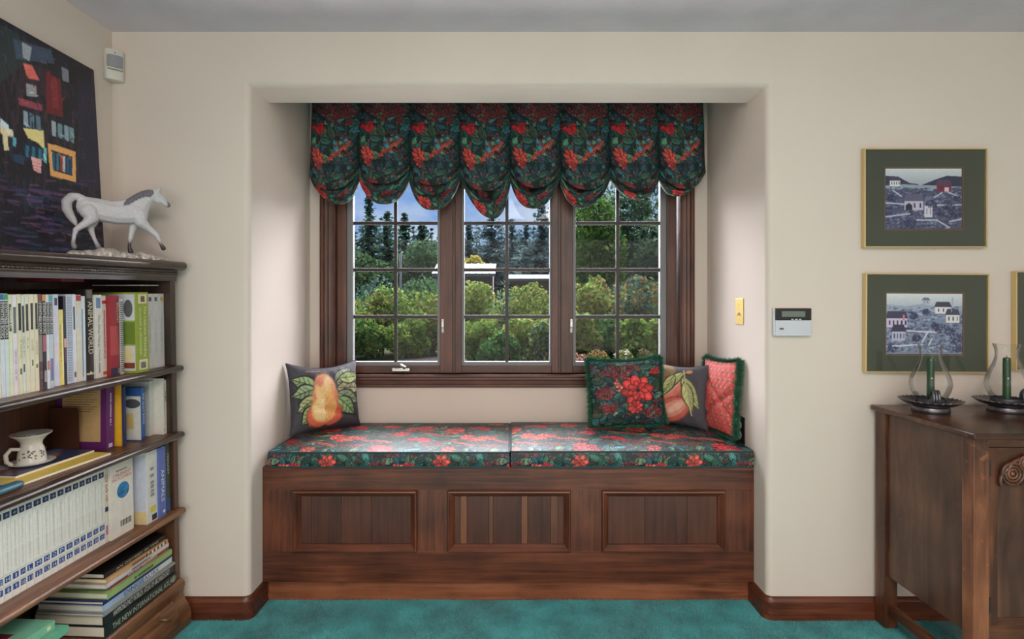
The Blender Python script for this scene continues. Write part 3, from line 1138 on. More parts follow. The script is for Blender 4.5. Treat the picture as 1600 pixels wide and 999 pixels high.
# shrub rows: px, d, top py, half-width m, palette, label
RS = [(150, 120, 78), (120, 128, 70), (100, 116, 66), (168, 140, 104)]
BLG = [(96, 128, 112), (80, 112, 100), (118, 146, 124), (70, 98, 88)]
rows = [
    (560, 22, 436, 1.2, BLG, 'blue-green shrub at the left edge of the left sash'),
    (600, 24, 430, 1.2, BLG, 'blue-green shrub behind the left sash muntin'),
    (650, 23, 434, 1.2, MG + BLG, 'mixed green shrub below the dark tree in the left sash'),
    (690, 23, 440, 1.1, MG, 'green shrub hidden behind the left mullion'),
    (556, 18.5, 470, .95, LG, 'yellow-green shrub at the bottom left of the left sash'),
    (596, 18, 452, .9, LG + RS, 'yellow-green shrub left of the left sash muntin'),
    (640, 18.5, 448, .95, LG, 'bright shrub right of the left sash muntin'),
    (676, 18, 452, .85, LG + RS, 'golden green shrub at the right edge of the left sash'),
    (575, 16.8, 500, .65, MG + LG, 'low leafy shrub above the path at left'),
    (632, 17, 500, .7, LG, 'low bright shrub above the path at right of the muntin'),
    (748, 19, 440, 1.0, YG, 'tall lime shrub left of the middle sash muntin'),
    (715, 19, 462, .8, YG, 'lime shrub at the left edge of the middle sash'),
    (800, 21, 448, 1.1, YG + BLG, 'soft green shrub behind the middle sash muntin'),
    (838, 20, 440, 1.0, YG, 'lime shrub right of the middle sash muntin'),
    (870, 19, 446, .9, YG, 'lime shrub hidden behind the right mullion'),
    (738, 16, 498, .6, LG, 'low green shrub at the left bottom of the middle sash'),
    (784, 14.5, 522, .5, MG, 'lush green hosta-like clump at the foot of the middle sash'),
    (812, 16.5, 496, .65, YG, 'low lime shrub right of the middle muntin'),
    (846, 16, 500, .5, YG + BLG, 'small pale shrub beside the pink path'),
    (915, 17, 430, .8, YG + RS, 'feathery olive shrub at the left of the right sash'),
    (950, 18, 438, .9, YG, 'yellowish shrub left of the right sash muntin'),
    (990, 17, 430, .85, RS + BLG, 'rust and grey shrub right of the right sash muntin'),
    (1030, 18, 446, .9, RS + MG, 'reddish shrub at the right edge of the right sash'),
    (912, 14.5, 492, .5, LG + RS, 'low yellow shrub at the left bottom of the right sash'),
    (948, 15, 496, .55, MG, 'low green shrub left of the right muntin'),
    (985, 14.5, 492, .55, LG, 'low lime shrub right of the right muntin'),
    (1025, 14.8, 496, .55, LG + RS, 'low golden shrub at the right bottom of the right sash'),
]
for px, d, py, hw, cl, lb in rows:
    ztop = zt(py, d)
    zb = GZ - .05
    rz = (ztop - zb) / 2
    bush('garden_shrub', at(px, d), d, zb + rz, hw * 1.15, hw * .9, rz * 1.05, 2300, .075, cl, lb, 'shrub', 'garden shrubs', lobes=12)
# small flower patch at the foot of the right sash
for px, d, cl, lb in ((905, 13.2, [(200, 150, 140), (190, 120, 120), (90, 120, 70)], 'pink flower clump below the right sash left pane'),
                      (935, 13.4, [(196, 160, 90), (110, 130, 70), (180, 140, 110)], 'tan flower clump below the right sash muntin'),
                      (975, 13.2, [(236, 226, 200), (120, 132, 76), (110, 120, 70)], 'white flower clump right of the right sash muntin'),
                      (1012, 13.5, [(104, 116, 70), (150, 130, 100)], 'dry green clump at the right foot of the right sash')):
    bush('flower_clump', at(px, d), d, zt(560, d) - .02, .30, .25, .28, 500, .04, cl, lb, 'flowers', 'flower clumps', trunk=False, lobes=7)

# shed with a pale metal roof behind the shrubs
sd = 27.0
sh = thing('garden_shed', (at(735, sd), sd + 1.5, GZ), 'long low shed with pale metal roof behind the shrubs', 'shed')
x0, x1 = at(676, sd), at(770, sd)
ze, zr_ = zt(428, sd), zt(409, sd)
M_roof = mat('pale_metal_roof', c3(64, 64, 72), .5, noise=.1, nscale=3)
MB().prism([(sd - .3, ze), (sd + 1.7, zr_ + .02), (sd + 1.7, zr_ - .05), (sd - .3, ze - .08)], 'x', x0, x1 + .12).build('roof', M_roof, sh)
for k in range(9):
    xx = x0 + (x1 - x0) * (k + .5) / 9
    MB().prism([(sd - .3, ze + .03), (sd + 1.7, zr_ + .05), (sd + 1.7, zr_ + .02), (sd - .3, ze)], 'x', xx - .015, xx + .015).build('roof_rib', M_roof, sh)
B(x0 + .1, x1, sd, sd + 1.6, GZ, ze - .05).build('wall', mat('shed_boards', c3(90, 74, 76), .8, noise=.15, nscale=4), sh)
B(x0, x1 + .1, sd - .32, sd - .28, ze - .14, ze).build('fascia', mat('white_trim', c3(92, 94, 100), .5), sh)
for a, b in ((.15, .3), (.45, .6), (.72, .88)):
    B(x0 + (x1 - x0) * a, x0 + (x1 - x0) * b, sd - .04, sd, ze - .75, ze - .3).build('shed_window', mat('dark_opening', c3(60, 62, 68), .4), sh)
sh2 = thing('neighbour_house', (at(832, 34), 35, GZ), 'distant low house with white eaves right of the middle muntin', 'house')
hx0, hx1 = at(800, 34), at(872, 34)
B(hx0, hx1, 34, 36, GZ, zt(441, 34)).build('wall', mat('pinkish_wall', c3(100, 78, 76), .8), sh2)
MB().prism([(33.6, zt(437, 34)), (35, zt(428, 34)), (36.4, zt(437, 34)), (36.4, zt(441, 34)), (33.6, zt(441, 34))], 'x', hx0 - .3, hx1 + .3).build('roof', mat('grey_roof', c3(70, 70, 74), .8), sh2)
B(hx0 - .3, hx1 + .3, 33.55, 33.62, zt(440, 34), zt(436, 34)).build('eaves', mat('white_trim', c3(92, 94, 100), .5), sh2)
tag(MB().tube([(at(626, 26), 26, GZ), (at(626, 26), 26, zt(396, 26))], .05, 8).build('garden_pole', mat('pale_pole', c3(120, 122, 126), .5)), 'thin pale pole standing among shrubs right of the left muntin', 'pole')

# planting that goes on past both edges of the window
for sx, wd_ in ((-1, 'left'), (1, 'right')):
    for k, (px, d, hw, cl, lb) in enumerate(((330, 17, 1.2, LG, 'near lime shrub'), (395, 20, 1.4, YG, 'tall lime shrub'), (470, 18, 1.4, MG, 'deep green shrub'), (560, 19, 1.5, LG, 'outermost yellow-green shrub'))):
        rz = 1.2
        bush('garden_shrub', sx * px / F * d, d, GZ + rz - .05, hw, hw * .9, rz, 2300, .08, cl, lb + ' past the %s edge of the window' % wd_, 'shrub', 'garden shrubs', lobes=12)
    bush('leafy_tree', sx * 400 / F * 28, 28, 3.2, 2.6, 2.0, 3.2, 6000, .14, [(96, 128, 84), (78, 108, 76), (114, 142, 92)], 'leafy tree past the %s edge of the window' % wd_, 'tree', 'garden trees', lobes=16)
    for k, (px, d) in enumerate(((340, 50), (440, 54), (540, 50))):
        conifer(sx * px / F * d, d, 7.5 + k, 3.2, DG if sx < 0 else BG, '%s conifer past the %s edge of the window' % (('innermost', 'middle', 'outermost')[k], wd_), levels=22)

# ================================================================== CUSHIONS, VALANCE, PILLOWS
M_cloth = mat('printed_cotton', rough=.7, attr=True, bump=.25, bscale=700)
M_cloth_s = mat('glazed_printed_cotton', rough=.5, attr=True, bump=.2, bscale=500)
M_pipe = mat('teal_piping', c3(28, 66, 72), .6)
M_fringe = mat('green_fringe', c3(52, 104, 78), .9, noise=.4, nscale=60)
M_char = mat('charcoal_cloth', c3(66, 64, 70), .85, noise=.12, nscale=60, bump=.3, bscale=600)


def ripple(x, y, seed=0):
    return (np.sin(x * 9.1 + seed) * np.cos(y * 7.3 + seed * 1.7) + .5 * np.sin(x * 21 + y * 13 + seed * 2.3) + .3 * np.cos(x * 37 - y * 29 + seed)) / 1.8


# ---- seat cushions
cv_c = floral(620, 620, 96, 5, dens=1.0, spots=[
    ('bouquet', .16, .20, .72), ('bouquet', .60, .14, .66), ('lily', .36, .44, .8), ('bouquet', .82, .50, .72), ('berries', .14, .60, .6), ('berries', .38, .08, .5),
    ('bouquet', .34, .80, .68), ('rose', .62, .74, .6), ('lily', .80, .84, .8), ('berries', .50, .32, .5), ('spray', .06, .40, .9), ('spray', .70, .32, .8),
    ('berries', .92, .28, .5), ('flower', .10, .88, .5), ('rose', .94, .06, .5), ('spray', .5, .60, .8), ('berries', .5, .95, .5), ('flower', .22, .62, .45)])


def seat_cushion(x0, x1, y0, y1, z0, z1, puff, label, uoff):
    t = thing('seat_cushion', ((x0 + x1) / 2, (y0 + y1) / 2, z0), label, 'cushion', 'floral seat cushions')
    S = .62
    nx, ny, nz = 330, 110, 22
    xs = np.linspace(x0 + .004, x1 - .004, nx)
    ys = np.linspace(y0 + .004, y1 - .004, ny)
    X, Y = np.meshgrid(xs, ys)
    u, v = (X - x0) / (x1 - x0) * 2 - 1, (Y - y0) / (y1 - y0) * 2 - 1
    e = (1 - np.abs(u) ** 8) * (1 - np.abs(v) ** 4)
    Z = z1 + puff * np.clip(e, 0, 1) ** .6 + .004 * ripple(X * .8, Y * 1.5, uoff) * np.clip(e, 0, 1)
    col = cv_c.sample((X / S + uoff) % 1.0, ((Y - y0) / S + .15) % 1.0)
    link('top_panel', grid_mesh('top_panel', np.stack([X, Y, Z], -1), col), M_cloth_s, t)
    # boxing band around the four sides
    per = [(x, y0) for x in np.linspace(x0, x1, nx)] + [(x1, y) for y in np.linspace(y0, y1, 60)[1:]] + [(x, y1) for x in np.linspace(x1, x0, 60)[1:]] + [(x0, y) for y in np.linspace(y1, y0, 60)[1:]]
    per = np.array(per)
    dist = np.concatenate([[0], np.cumsum(np.hypot(*np.diff(per, axis=0).T))])
    zz = np.linspace(z0, z1, nz)
    bul = .006 * np.sin(np.linspace(0, PI, nz))
    cx, cy = (x0 + x1) / 2, (y0 + y1) / 2
    nrm = np.zeros_like(per)
    nrm[:, 1] = np.where(np.abs(per[:, 1] - y0) < 1e-6, -1, np.where(np.abs(per[:, 1] - y1) < 1e-6, 1, 0))
    nrm[:, 0] = np.where(np.abs(per[:, 0] - x0) < 1e-6, -1, np.where(np.abs(per[:, 0] - x1) < 1e-6, 1, 0))
    nrm[:, 0] *= .3
    Pb = np.zeros((nz, len(per), 3))
    Pb[..., 0] = per[None, :, 0] + nrm[None, :, 0] * bul[:, None]
    Pb[..., 1] = per[None, :, 1] + nrm[None, :, 1] * bul[:, None]
    Pb[..., 2] = zz[:, None]
    cb = cv_c.sample(((dist / S * 1.25 + uoff * 1.7 + .3) % 1.0)[None, :].repeat(nz, 0), ((1 - (zz - z0) / S * 1.25 + .1) % 1.0)[:, None].repeat(len(per), 1))
    link('boxing_band', grid_mesh('boxing_band', Pb, cb), M_cloth_s, t)
    B(x0 + .004, x1 - .004, y0 + .004, y1 - .004, z0, z0 + .004).build('bottom_panel', M_pipe, t)
    for z in (z0 + .003, z1):
        r = .012
        pa = []
        for cxx, cyy, a0 in ((x1 - r, y0 + r, -90), (x1 - r, y1 - r, 0), (x0 + r, y1 - r, 90), (x0 + r, y0 + r, 180)):
            for k in range(5):
                a = math.radians(a0 + 22.5 * k)
                pa.append((cxx + r * math.cos(a), cyy + r * math.sin(a), z))
        MB().tube(pa, .0042, 8, closed=True).build('piping', M_pipe, t, smooth=60)
    return t


CZ0 = BZ1 + .0135
seat_cushion(PX(419, 2.452), PX(797, 2.452) - .003, 2.452, YB - .012, CZ0, .660, .012, 'left floral seat cushion, under the pear pillow', .07)
seat_cushion(PX(797.5, 2.452) + .003, PX(1177, 2.452), 2.452, YB - .012, CZ0, .664, .018, 'right floral seat cushion, under the three pillows', .61)

# ---- valance (balloon shade)
cv_v = floral(300, 640, 92, 21, dens=1.0, spots=[
    ('berries', .30, .12, .62), ('berries', .66, .13, .66), ('berries', .48, .17, .6), ('berries', .8, .16, .5), ('leaf', .34, .37, .6), ('lily', .16, .285, .58), ('spray', .62, .43, .72),
    ('rose', .22, .50, .44), ('berries', .78, .24, .2), ('leaf', .62, .62, .5), ('berries', .35, .70, .3), ('flower', .30, .86, .4), ('berries', .70, .80, .36), ('lily', .62, .95, .36)])
val = thing('balloon_valance', (0, 2.98, 1.8), 'dark floral balloon valance of eight puffs above the window', 'valance')
YV = 2.985
bnd = [484, 560, 640, 718, 797, 876, 953, 1030, 1102]
lowers = [320, 320, 329, 342, 327, 326, 312, 307]
uppers = [300, 291, 293, 302, 297, 300, 299, 299]
skew = [.25, .05, -.05, .3, -.1, -.15, .1, -.3]
ZT = 2.43
B(PX(484, YV) + .003, PX(1102, YV) - .003, YV, YV + .03, ZT - .03, ZT + .008).build('headrail', mat('white_trim', c3(226, 228, 232), .5), val)
for i in range(8):
    xa, xb = PX(bnd[i], YV - .03), PX(bnd[i + 1], YV - .03)
    xc, hw = (xa + xb) / 2, (xb - xa) / 2
    # upper puff
    nu, nv = 74, 130
    s = np.linspace(-1, 1, nu)[None, :].repeat(nv, 0)
    t = np.linspace(0, 1, nv)[:, None].repeat(nu, 1)
    z_side = PZ(268, YV - .03) + .012 * math.sin(i * 2.1)
    z_mid = PZ(uppers[i], YV - .06)
    tt = np.clip(t / .88, 0, 1)
    zb = z_side + (z_mid - z_side) * (1 - np.abs(s - .15 * skew[i]).clip(0, 1) ** 2.2)
    roll = np.clip((t - .88) / .12, 0, 1)
    z = ZT + (zb - ZT) * tt + .012 * np.sin(roll * PI / 2)
    prof = np.clip(1 - np.abs(s) ** 2.6, 0, 1) ** .55
    bulge = (.030 + .085 * tt ** 1.8) * prof * (1 - .92 * roll ** 1.5)
    wr = .0045 * np.sin(s * 5 + i + t * 9) * prof * tt + .003 * np.sin(s * 13 + i * 2 - t * 14) * prof * tt
    x = xc + s * hw * (1.0 + .05 * np.sin(np.clip(t, 0, .9) / .9 * PI) * (tt > .0) + .05 * tt ** 3 * (1 - roll))
    y = YV - bulge - wr + .012 * (1 - prof) + .02 * roll
    u = (.5 + .5 * s * .985)
    v = (t * .93)
    col = cv_v.sample(u, v * .86)
    link('puff', grid_mesh('puff', np.stack([x, y, z], -1), col), M_cloth, val)
    # lower swag: a second tier of puffed cloth hanging below the puff
    nu2, nv2 = 64, 70
    s = np.linspace(-1, 1, nu2)[None, :].repeat(nv2, 0)
    t = np.linspace(0, 1, nv2)[:, None].repeat(nu2, 1)
    z_low = PZ(lowers[i], YV - .045)
    sh = (s - skew[i] * (1 - s ** 2)).clip(-1, 1)
    arc_ = np.clip(1 - np.abs(sh) ** 2.4, 0, 1) ** .75
    top_ = z_side + (z_mid - z_side) * np.clip(1 - np.abs(s) ** 2.2, 0, 1) + .05
    bot_ = z_side - .004 + (z_low - z_side + .004) * arc_
    roll = np.clip((t - .8) / .2, 0, 1)
    tt = np.clip(t / .8, 0, 1)
    z = top_ + (bot_ - top_) * tt + .016 * roll ** 2
    prof = np.clip(1 - np.abs(s) ** 2.4, 0, 1) ** .5
    fold = .008 * np.sin(t * 15 + 3.0 * (1 - s ** 2) * (1 + .3 * skew[i]) + i * 1.3) + .005 * np.sin(t * 7 + s * 6 + i) + .003 * np.sin(s * 17 + i * 3)
    x = xc + s * hw * (1.0 + .07 * np.sin(tt * PI * .6))
    y = YV - .010 - (.012 + .044 * np.sin(tt * PI * .62)) * prof * (1 - .75 * roll) - fold * prof * (1 - roll) + .020 * roll
    u = (.5 + .49 * s + .12 * np.sin(i * 1.7))
    v = .60 + .40 * t + .05 * s * skew[i]
    col = cv_v.sample(u % 1.0, v % 1.0)
    link('swag', grid_mesh('swag', np.stack([x, y, z], -1), col), M_cloth, val)
# pleats between the puffs
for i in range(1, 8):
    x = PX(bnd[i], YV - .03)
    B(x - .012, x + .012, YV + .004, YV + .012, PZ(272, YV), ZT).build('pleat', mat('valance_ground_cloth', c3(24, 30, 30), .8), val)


# ---- pillows
def pillow(name, M, w, h, th, cv, material, label, pinch=.07, fringe=False, back=None, n=110, sag=.0, edge=True, crease=None):
    """local frame: x right, z up, y = thickness (front face looks to -y); origin at the bottom edge's middle"""
    t = thing(name, label=label, cat='pillow', group='pillows on the window seat', M=M)
    s, v = np.meshgrid(np.linspace(-1, 1, n), np.linspace(-1, 1, n))
    k = np.clip((1 - s ** 2) * (1 - v ** 2), 0, 1)

    def surf(sg):
        x = w / 2 * s * (1 - pinch * (1 - v ** 2) * np.abs(s) ** 3)
        z = h / 2 * (v * (1 - pinch * (1 - s ** 2) * np.abs(v) ** 3)) + h / 2
        z = z - sag * h * (1 - s ** 2) * np.clip(v, 0, 1) ** 2
        y = sg * th / 2 * k ** .42 + .0035 * ripple(x * 5, z * 5, w * 50) * k ** .3
        if crease is not None:
            y = y - sg * crease(s, v) * k ** .2
        return np.stack([x, y, z], -1)
    col = cv.sample((s + 1) / 2, (1 - v) / 2)
    link('front', grid_mesh('front', surf(-1), col), material, t, local=True)
    if back is None:
        back = M_char
    link('back', grid_mesh('back', surf(1), flip=True), back, t, local=True)
    ring = []
    m = 60
    sd = np.linspace(-1, 1, m)
    for a, b in ([(q, -1) for q in sd[:-1]] + [(1, q) for q in sd[:-1]] + [(q, 1) for q in sd[::-1][:-1]] + [(-1, q) for q in sd[::-1][:-1]]):
        x = w / 2 * a * (1 - pinch * (1 - b ** 2) * abs(a) ** 3)
        z = h / 2 * (b * (1 - pinch * (1 - a ** 2) * abs(b) ** 3)) + h / 2 - sag * h * (1 - a ** 2) * max(b, 0) ** 2
        ring.append((x, 0, z))
    if fringe:
        MB().tube(ring, .006, 6, closed=True).build('fringe_cord', M_fringe, t, smooth=80, local=True)
        rp = np.array(ring)
        nn = 22000
        i0 = RNG.integers(0, len(rp), nn)
        f = RNG.random(nn)[:, None]
        p = rp[i0] * (1 - f) + rp[(i0 + 1) % len(rp)] * f
        tg = rp[(i0 + 1) % len(rp)] - rp[i0]
        tg /= np.linalg.norm(tg, axis=1, keepdims=True)
        ang = RNG.uniform(0, 2 * PI, nn)[:, None]
        nb = np.cross(tg, np.array([0, 1, 0]))
        dr = nb * np.cos(ang) + np.array([0, 1, 0]) * np.sin(ang)
        ln = RNG.uniform(.010, .021, nn)[:, None]
        wdt = .0016
        curl = RNG.normal(0, .005, (nn, 3))
        V = np.stack([p - tg * wdt + dr * .003, p + tg * wdt + dr * .003, p + dr * ln + curl], 1).reshape(-1, 3)
        me = bpy.data.meshes.new('fringe')
        raw_mesh(me, V, np.arange(3 * nn).reshape(-1, 3))
        link('fringe', me, M_fringe, t, local=True, kind='stuff')
    elif edge:
        MB().tube(ring, .0028, 6, closed=True).build('seam_piping', material if back is M_char and False else back, t, smooth=80, local=True)
    return t


def stand(x, y, z, yaw, lean, roll=0.0):
    """pillow standing at x,y,z; yaw turns its face from -y, lean tips it backwards"""
    return Matrix.Translation((x, y, z)) @ Matrix.Rotation(yaw, 4, 'Z') @ Matrix.Rotation(-lean, 4, 'X') @ Matrix.Rotation(roll, 4, 'Y')


# pear pillow
cp = Canvas(240, 240, (62, 60, 68))
gl, gd = (134, 146, 102), (52, 60, 44)
rp_ = random.Random(3)
for x, y, ln, wd_, an_ in ((70, 84, 74, 52, -2.75), (66, 92, 70, 48, 2.85), (72, 120, 76, 44, 2.5), (70, 150, 72, 46, 2.2), (72, 160, 66, 40, 1.9),
                          (136, 70, 84, 44, -.62), (138, 80, 108, 44, -.30), (138, 96, 108, 46, .05), (138, 114, 98, 44, .38), (140, 130, 92, 48, .75), (150, 60, 92, 40, .0)):
    cp.leaf(x, y, ln, wd_, an_, (gl[0] + rp_.randint(-14, 18), gl[1] + rp_.randint(-12, 16), gl[2] + rp_.randint(-12, 14)), gd, (34, 36, 34))
cp.line(100, 42, 92, 22, 6, (120, 84, 62))
cp.line(92, 22, 50, 24, 6, (150, 104, 80))
for (cx, cy, rx, ry, col) in ((98, 184, 61, 49, (150, 60, 48)), (98, 92, 36, 56, (160, 96, 70)), (98, 184, 58, 46, (220, 106, 78)), (98, 128, 44, 54, (222, 144, 98)), (98, 90, 33, 54, (226, 162, 120)),
                              (94, 166, 41, 46, (232, 184, 114)), (94, 108, 26, 50, (234, 196, 132)), (87, 166, 28, 37, (242, 214, 156)), (114, 150, 16, 48, (230, 168, 100)), (84, 66, 13, 18, (216, 128, 104)), (108, 68, 10, 18, (240, 206, 160))):
    cp.ell(cx, cy, rx, ry, col, 0, .92, 7)
cp.ell(100, 234, 12, 12, (62, 60, 68), 0, 1, 2)
cp.line(98, 114, 100, 208, 2, (190, 130, 80), .6)
cp.line(92, 140, 104, 128, 2, (150, 110, 60), .7)
cp.speckle(.2)
bl = Vector((-1.036, 2.650))
br = Vector((-.790, 2.965))
mid = (bl + br) / 2
yaw = math.atan2(br.y - bl.y, br.x - bl.x)
pillow('throw_pillow', stand(mid.x, mid.y, .6745, yaw, .16, .035), .40, .345, .13, cp, M_cloth, 'charcoal throw pillow with an embroidered pear and green leaves', pinch=.10, sag=.05,
       crease=lambda s, v: .012 * np.exp(-((v + .35 * s + .42) / .09) ** 2) * (s > -.9))

# floral pillow with green fringe
cf = floral(330, 330, 92, 9, dens=1.0, spots=[('berries', .35, .2, .6), ('berries', .55, .16, .5), ('berries', .2, .5, .5), ('bouquet', .50, .44, .6), ('flower', .62, .48, .8), ('flower', .58, .72, .36),
                                          ('lily', .86, .2, .36), ('berries', .82, .8, .5), ('berries', .24, .74, .36), ('leaf', .75, .14, .6)])
cf.wrap = False
pillow('throw_pillow', stand(.600, 2.86, .686, .05, .15, -.03), .385, .345, .12, cf, M_cloth, 'dark floral throw pillow with a green fringe in front of the window', pinch=.05, fringe=True, back=mat('back_floral', c3(60, 70, 60), .8), sag=.03)

# peach pillow
cq = Canvas(240, 240, (70, 66, 74))
cq.ell(60, 30, 60, 40, (150, 120, 84), 0, .9, 6)
for (cx, cy, rx, ry, an_, col) in ((92, 120, 86, 56, -.8, (150, 62, 56)), (92, 120, 82, 52, -.8, (196, 98, 82)), (98, 108, 70, 36, -.8, (214, 128, 106)), (110, 90, 50, 20, -.85, (226, 160, 138)),
                                   (112, 184, 82, 46, -.6, (156, 60, 52)), (112, 184, 78, 42, -.6, (202, 104, 88)), (120, 176, 62, 26, -.6, (222, 150, 128)), (130, 168, 40, 12, -.65, (232, 182, 158)), (60, 150, 30, 30, 0, (178, 70, 62))):
    cq.ell(cx, cy, rx, ry, col, an_, .92, 5)
for x, y, ln, wd_, an_ in ((150, 30, 120, 34, 2.3), (120, 44, 96, 36, 2.0), (150, 50, 130, 40, 1.05), (158, 70, 110, 34, 1.25)):
    cq.leaf(x, y, ln, wd_, an_, (168, 168, 112), (92, 104, 60), (70, 72, 52))
cq.line(150, 20, 190, 190, 4, (196, 184, 132))
cq.line(50, 120, 160, 30, 3, (196, 184, 132))
cq.ell(170, 26, 12, 8, (196, 140, 80))
cq.speckle(.2)
pillow('throw_pillow', stand(.845, 2.885, .681, -.70, .10, .02), .345, .33, .11, cq, M_cloth, 'charcoal throw pillow with pink peaches between the floral and red pillows', pinch=.09, sag=.04)

# red pillow with fringe against the right wall
cr = Canvas(260, 260, (206, 84, 80))
rr_ = random.Random(8)
for gy in range(9):
    for gx in range(9):
        x, y = (gx + .5 * (gy % 2)) * 30 + 10, gy * 30 + 12
        cr.leaf(x - 6, y + 5, 15, 7, -.8 + rr_.random() * .5, (120, 122, 84), (90, 80, 60))
        cr.ell(x + 6, y - 6, 4, 3, (236, 150, 120), rr_.random() * 3)
        cr.ell(x - 4, y - 8, 3, 2, (120, 90, 70))
        cr.ell(x + 12, y + 8, 5, 3, (224, 108, 88))
cr.speckle(.15)
pillow('throw_pillow', stand(.998, 2.712, .690, -1.42, .085, -.03), .32, .355, .075, cr, M_cloth, 'coral red throw pillow with a green fringe against the right alcove wall', pinch=.05, fringe=True, back=mat('red_back_cloth', c3(190, 84, 80), .85), sag=.02,
       crease=lambda s, v: .010 * np.exp(-((v - .5 * s + .3) / .10) ** 2) + .008 * np.exp(-((v + .7 * s - .1) / .1) ** 2))

# ================================================================== BOOKCASE AND WHAT STANDS ON IT
TH, PT = math.radians(3.45), math.radians(1.45)
MK = Matrix.Translation((-1.345, 2.300, 0.006)) @ Matrix.Rotation(-TH, 4, 'Z') @ Matrix.Rotation(PT, 4, 'X')   # x out of the shelves, y towards the alcove wall
KI = MK.inverted()
CAM = Vector((0, 0, EYE))


def kray(px, py, lx):
    """bookcase-local (y, z) where the view through a photo point meets the plane x = lx"""
    o = KI @ CAM
    d = KI.to_3x3() @ Vector(((px - VX) / F, 1.0, (VY - py) / F))
    t = (lx - o.x) / d.x
    p = o + d * t
    return p.y, p.z


W_CASE = [c3(*q) for q in ((34, 25, 21), (58, 44, 36), (80, 62, 50))]
W_SHELF = [c3(*q) for q in ((58, 34, 22), (96, 62, 42), (126, 86, 60))]
W_BASE = [c3(*q) for q in ((84, 52, 32), (126, 84, 54), (156, 110, 74))]
M_case_y = wood('bookcase_dark_along', *W_CASE, axis='y', rough=.3)
M_case_z = wood('bookcase_dark_upright', *W_CASE, axis='z', rough=.35)
M_shelf = wood('bookcase_shelf', *W_SHELF, axis='y', rough=.45, wear=.12)
M_shelf4 = wood('bookcase_low_shelf', c3(74, 46, 30), c3(122, 80, 52), c3(150, 106, 72), axis='y', rough=.45, wear=.3)
M_case_in = wood('bookcase_inside', c3(44, 24, 14), c3(76, 42, 24), c3(98, 58, 34), axis='z', rough=.45)
M_kbase = wood('bookcase_base', *W_BASE, axis='y', rough=.35, wear=.15)
case = thing('bookcase', label='tall dark wooden bookcase filled with books against the left wall', cat='bookcase', M=MK)
LEN, DEP = .90, .285
ZTOP = 1.472


def kp(mb, name, m, **k):
    return mb.build(name, m, case, local=True, **k)


ZSH = [.186, .474, .785, 1.055]          # shelf tops
# end panels of each tier, back, shelves with rounded nosing
tiers = [(.186, .448), (.474, .759), (.785, 1.029), (1.055, 1.40)]
for k, (a, b) in enumerate(tiers):
    mm = M_case_z if k > 1 else wood('bookcase_mid_upright', c3(52, 32, 22), c3(84, 54, 37), c3(110, 76, 54), axis='z', rough=.4)
    for y0 in (-.028, -LEN):
        kp(B(-DEP + .012, 0, y0, y0 + .028, a, b), 'end_panel', mm, bevel=.002)
    kp(B(-DEP, -DEP + .012, -LEN, 0, a - .02, b), 'back_panel', M_case_in)
for k, z in enumerate(ZSH[1:]):
    m_ = M_shelf4 if k == 0 else M_shelf
    kp(B(-DEP + .012, -.004, -LEN, 0, z - .022, z), 'shelf', m_, bevel=.001)
    pr = [(-.006, z - .001), (.012, z - .001)] + arc(.012, z - .013, .012, 80, -80, 8) + [(.012, z - .026), (-.006, z - .026)]
    kp(MB().prism(pr, 'y', -LEN - .008, .010), 'shelf_nosing', M_case_y if k else M_shelf4, smooth=40)
# crown: upper half-round, rope bead, lower fillet
prc = [(-DEP, ZTOP), (.018, ZTOP)] + arc(.016, ZTOP - .0165, .0165, 85, -85, 10) + [(.010, ZTOP - .036), (-DEP, ZTOP - .036)]
kp(MB().prism(prc, 'y', -LEN - .03, .028), 'crown', M_case_y, smooth=35)
kp(MB().prism([(-.02, ZTOP - .036), (.010, ZTOP - .036), (.008, ZTOP - .042), (.008, ZTOP - .056), (.003, ZTOP - .062), (.003, 1.395), (-.02, 1.395)], 'y', -LEN - .004, .004), 'frieze', M_case_y, smooth=30)
kp(B(-DEP, -.02, -LEN, 0, 1.40, ZTOP - .036), 'top_board', M_case_y)
rope = []
for i in range(180):
    y = -LEN + i * LEN / 179
    rope.append((.0105 + .0012 * math.sin(i * 2.2), y, ZTOP - .0475 + .0012 * math.cos(i * 2.2)))
kp(MB().tube(rope, .0042, 6), 'rope_bead', M_case_y, smooth=60)
# bowed base with drawer
bp = [(-DEP, 0.0), (.040, 0.0), (.044, .012), (.046, .03), (.044, .055), (.036, .080), (.024, .098), (.016, .112), (.013, .128), (.017, .148), (.021, .160), (.020, .172), (.012, .184), (.0, .186), (-DEP, .186)]
kp(MB().prism(bp, 'y', -LEN, -.0), 'base', M_kbase, smooth=50)
dp = [(.0, .030), (.050, .030), (.0495, .052), (.042, .078), (.030, .100), (.023, .114), (.020, .130), (.0, .130)]
kp(MB().prism(dp, 'y', -LEN + .07, -.07), 'drawer_front', M_kbase, smooth=50, bevel=.003)
for y in (-.165, -.71):
    pts = [(.026, y, .112), (.045, y, .112), (.056, y + .004, .106), (.058, y + .018, .100), (.050, y + .03, .098)]
    kp(MB().tube(pts, [.006, .006, .007, .006, .004], 8), 'drawer_pull', mat('aged_brass', c3(120, 92, 60), .4, metal=.6), smooth=60)

# ------------------------------------------------------------------ books
PALM = {}


def colm(rgb, rough=.45):
    k = 'cover_%d_%d_%d' % rgb
    return mat(k, c3(*rgb), rough, noise=.06, nscale=40)


M_page = mat('book_pages', c3(226, 218, 198), .85, noise=.08, nscale=300)


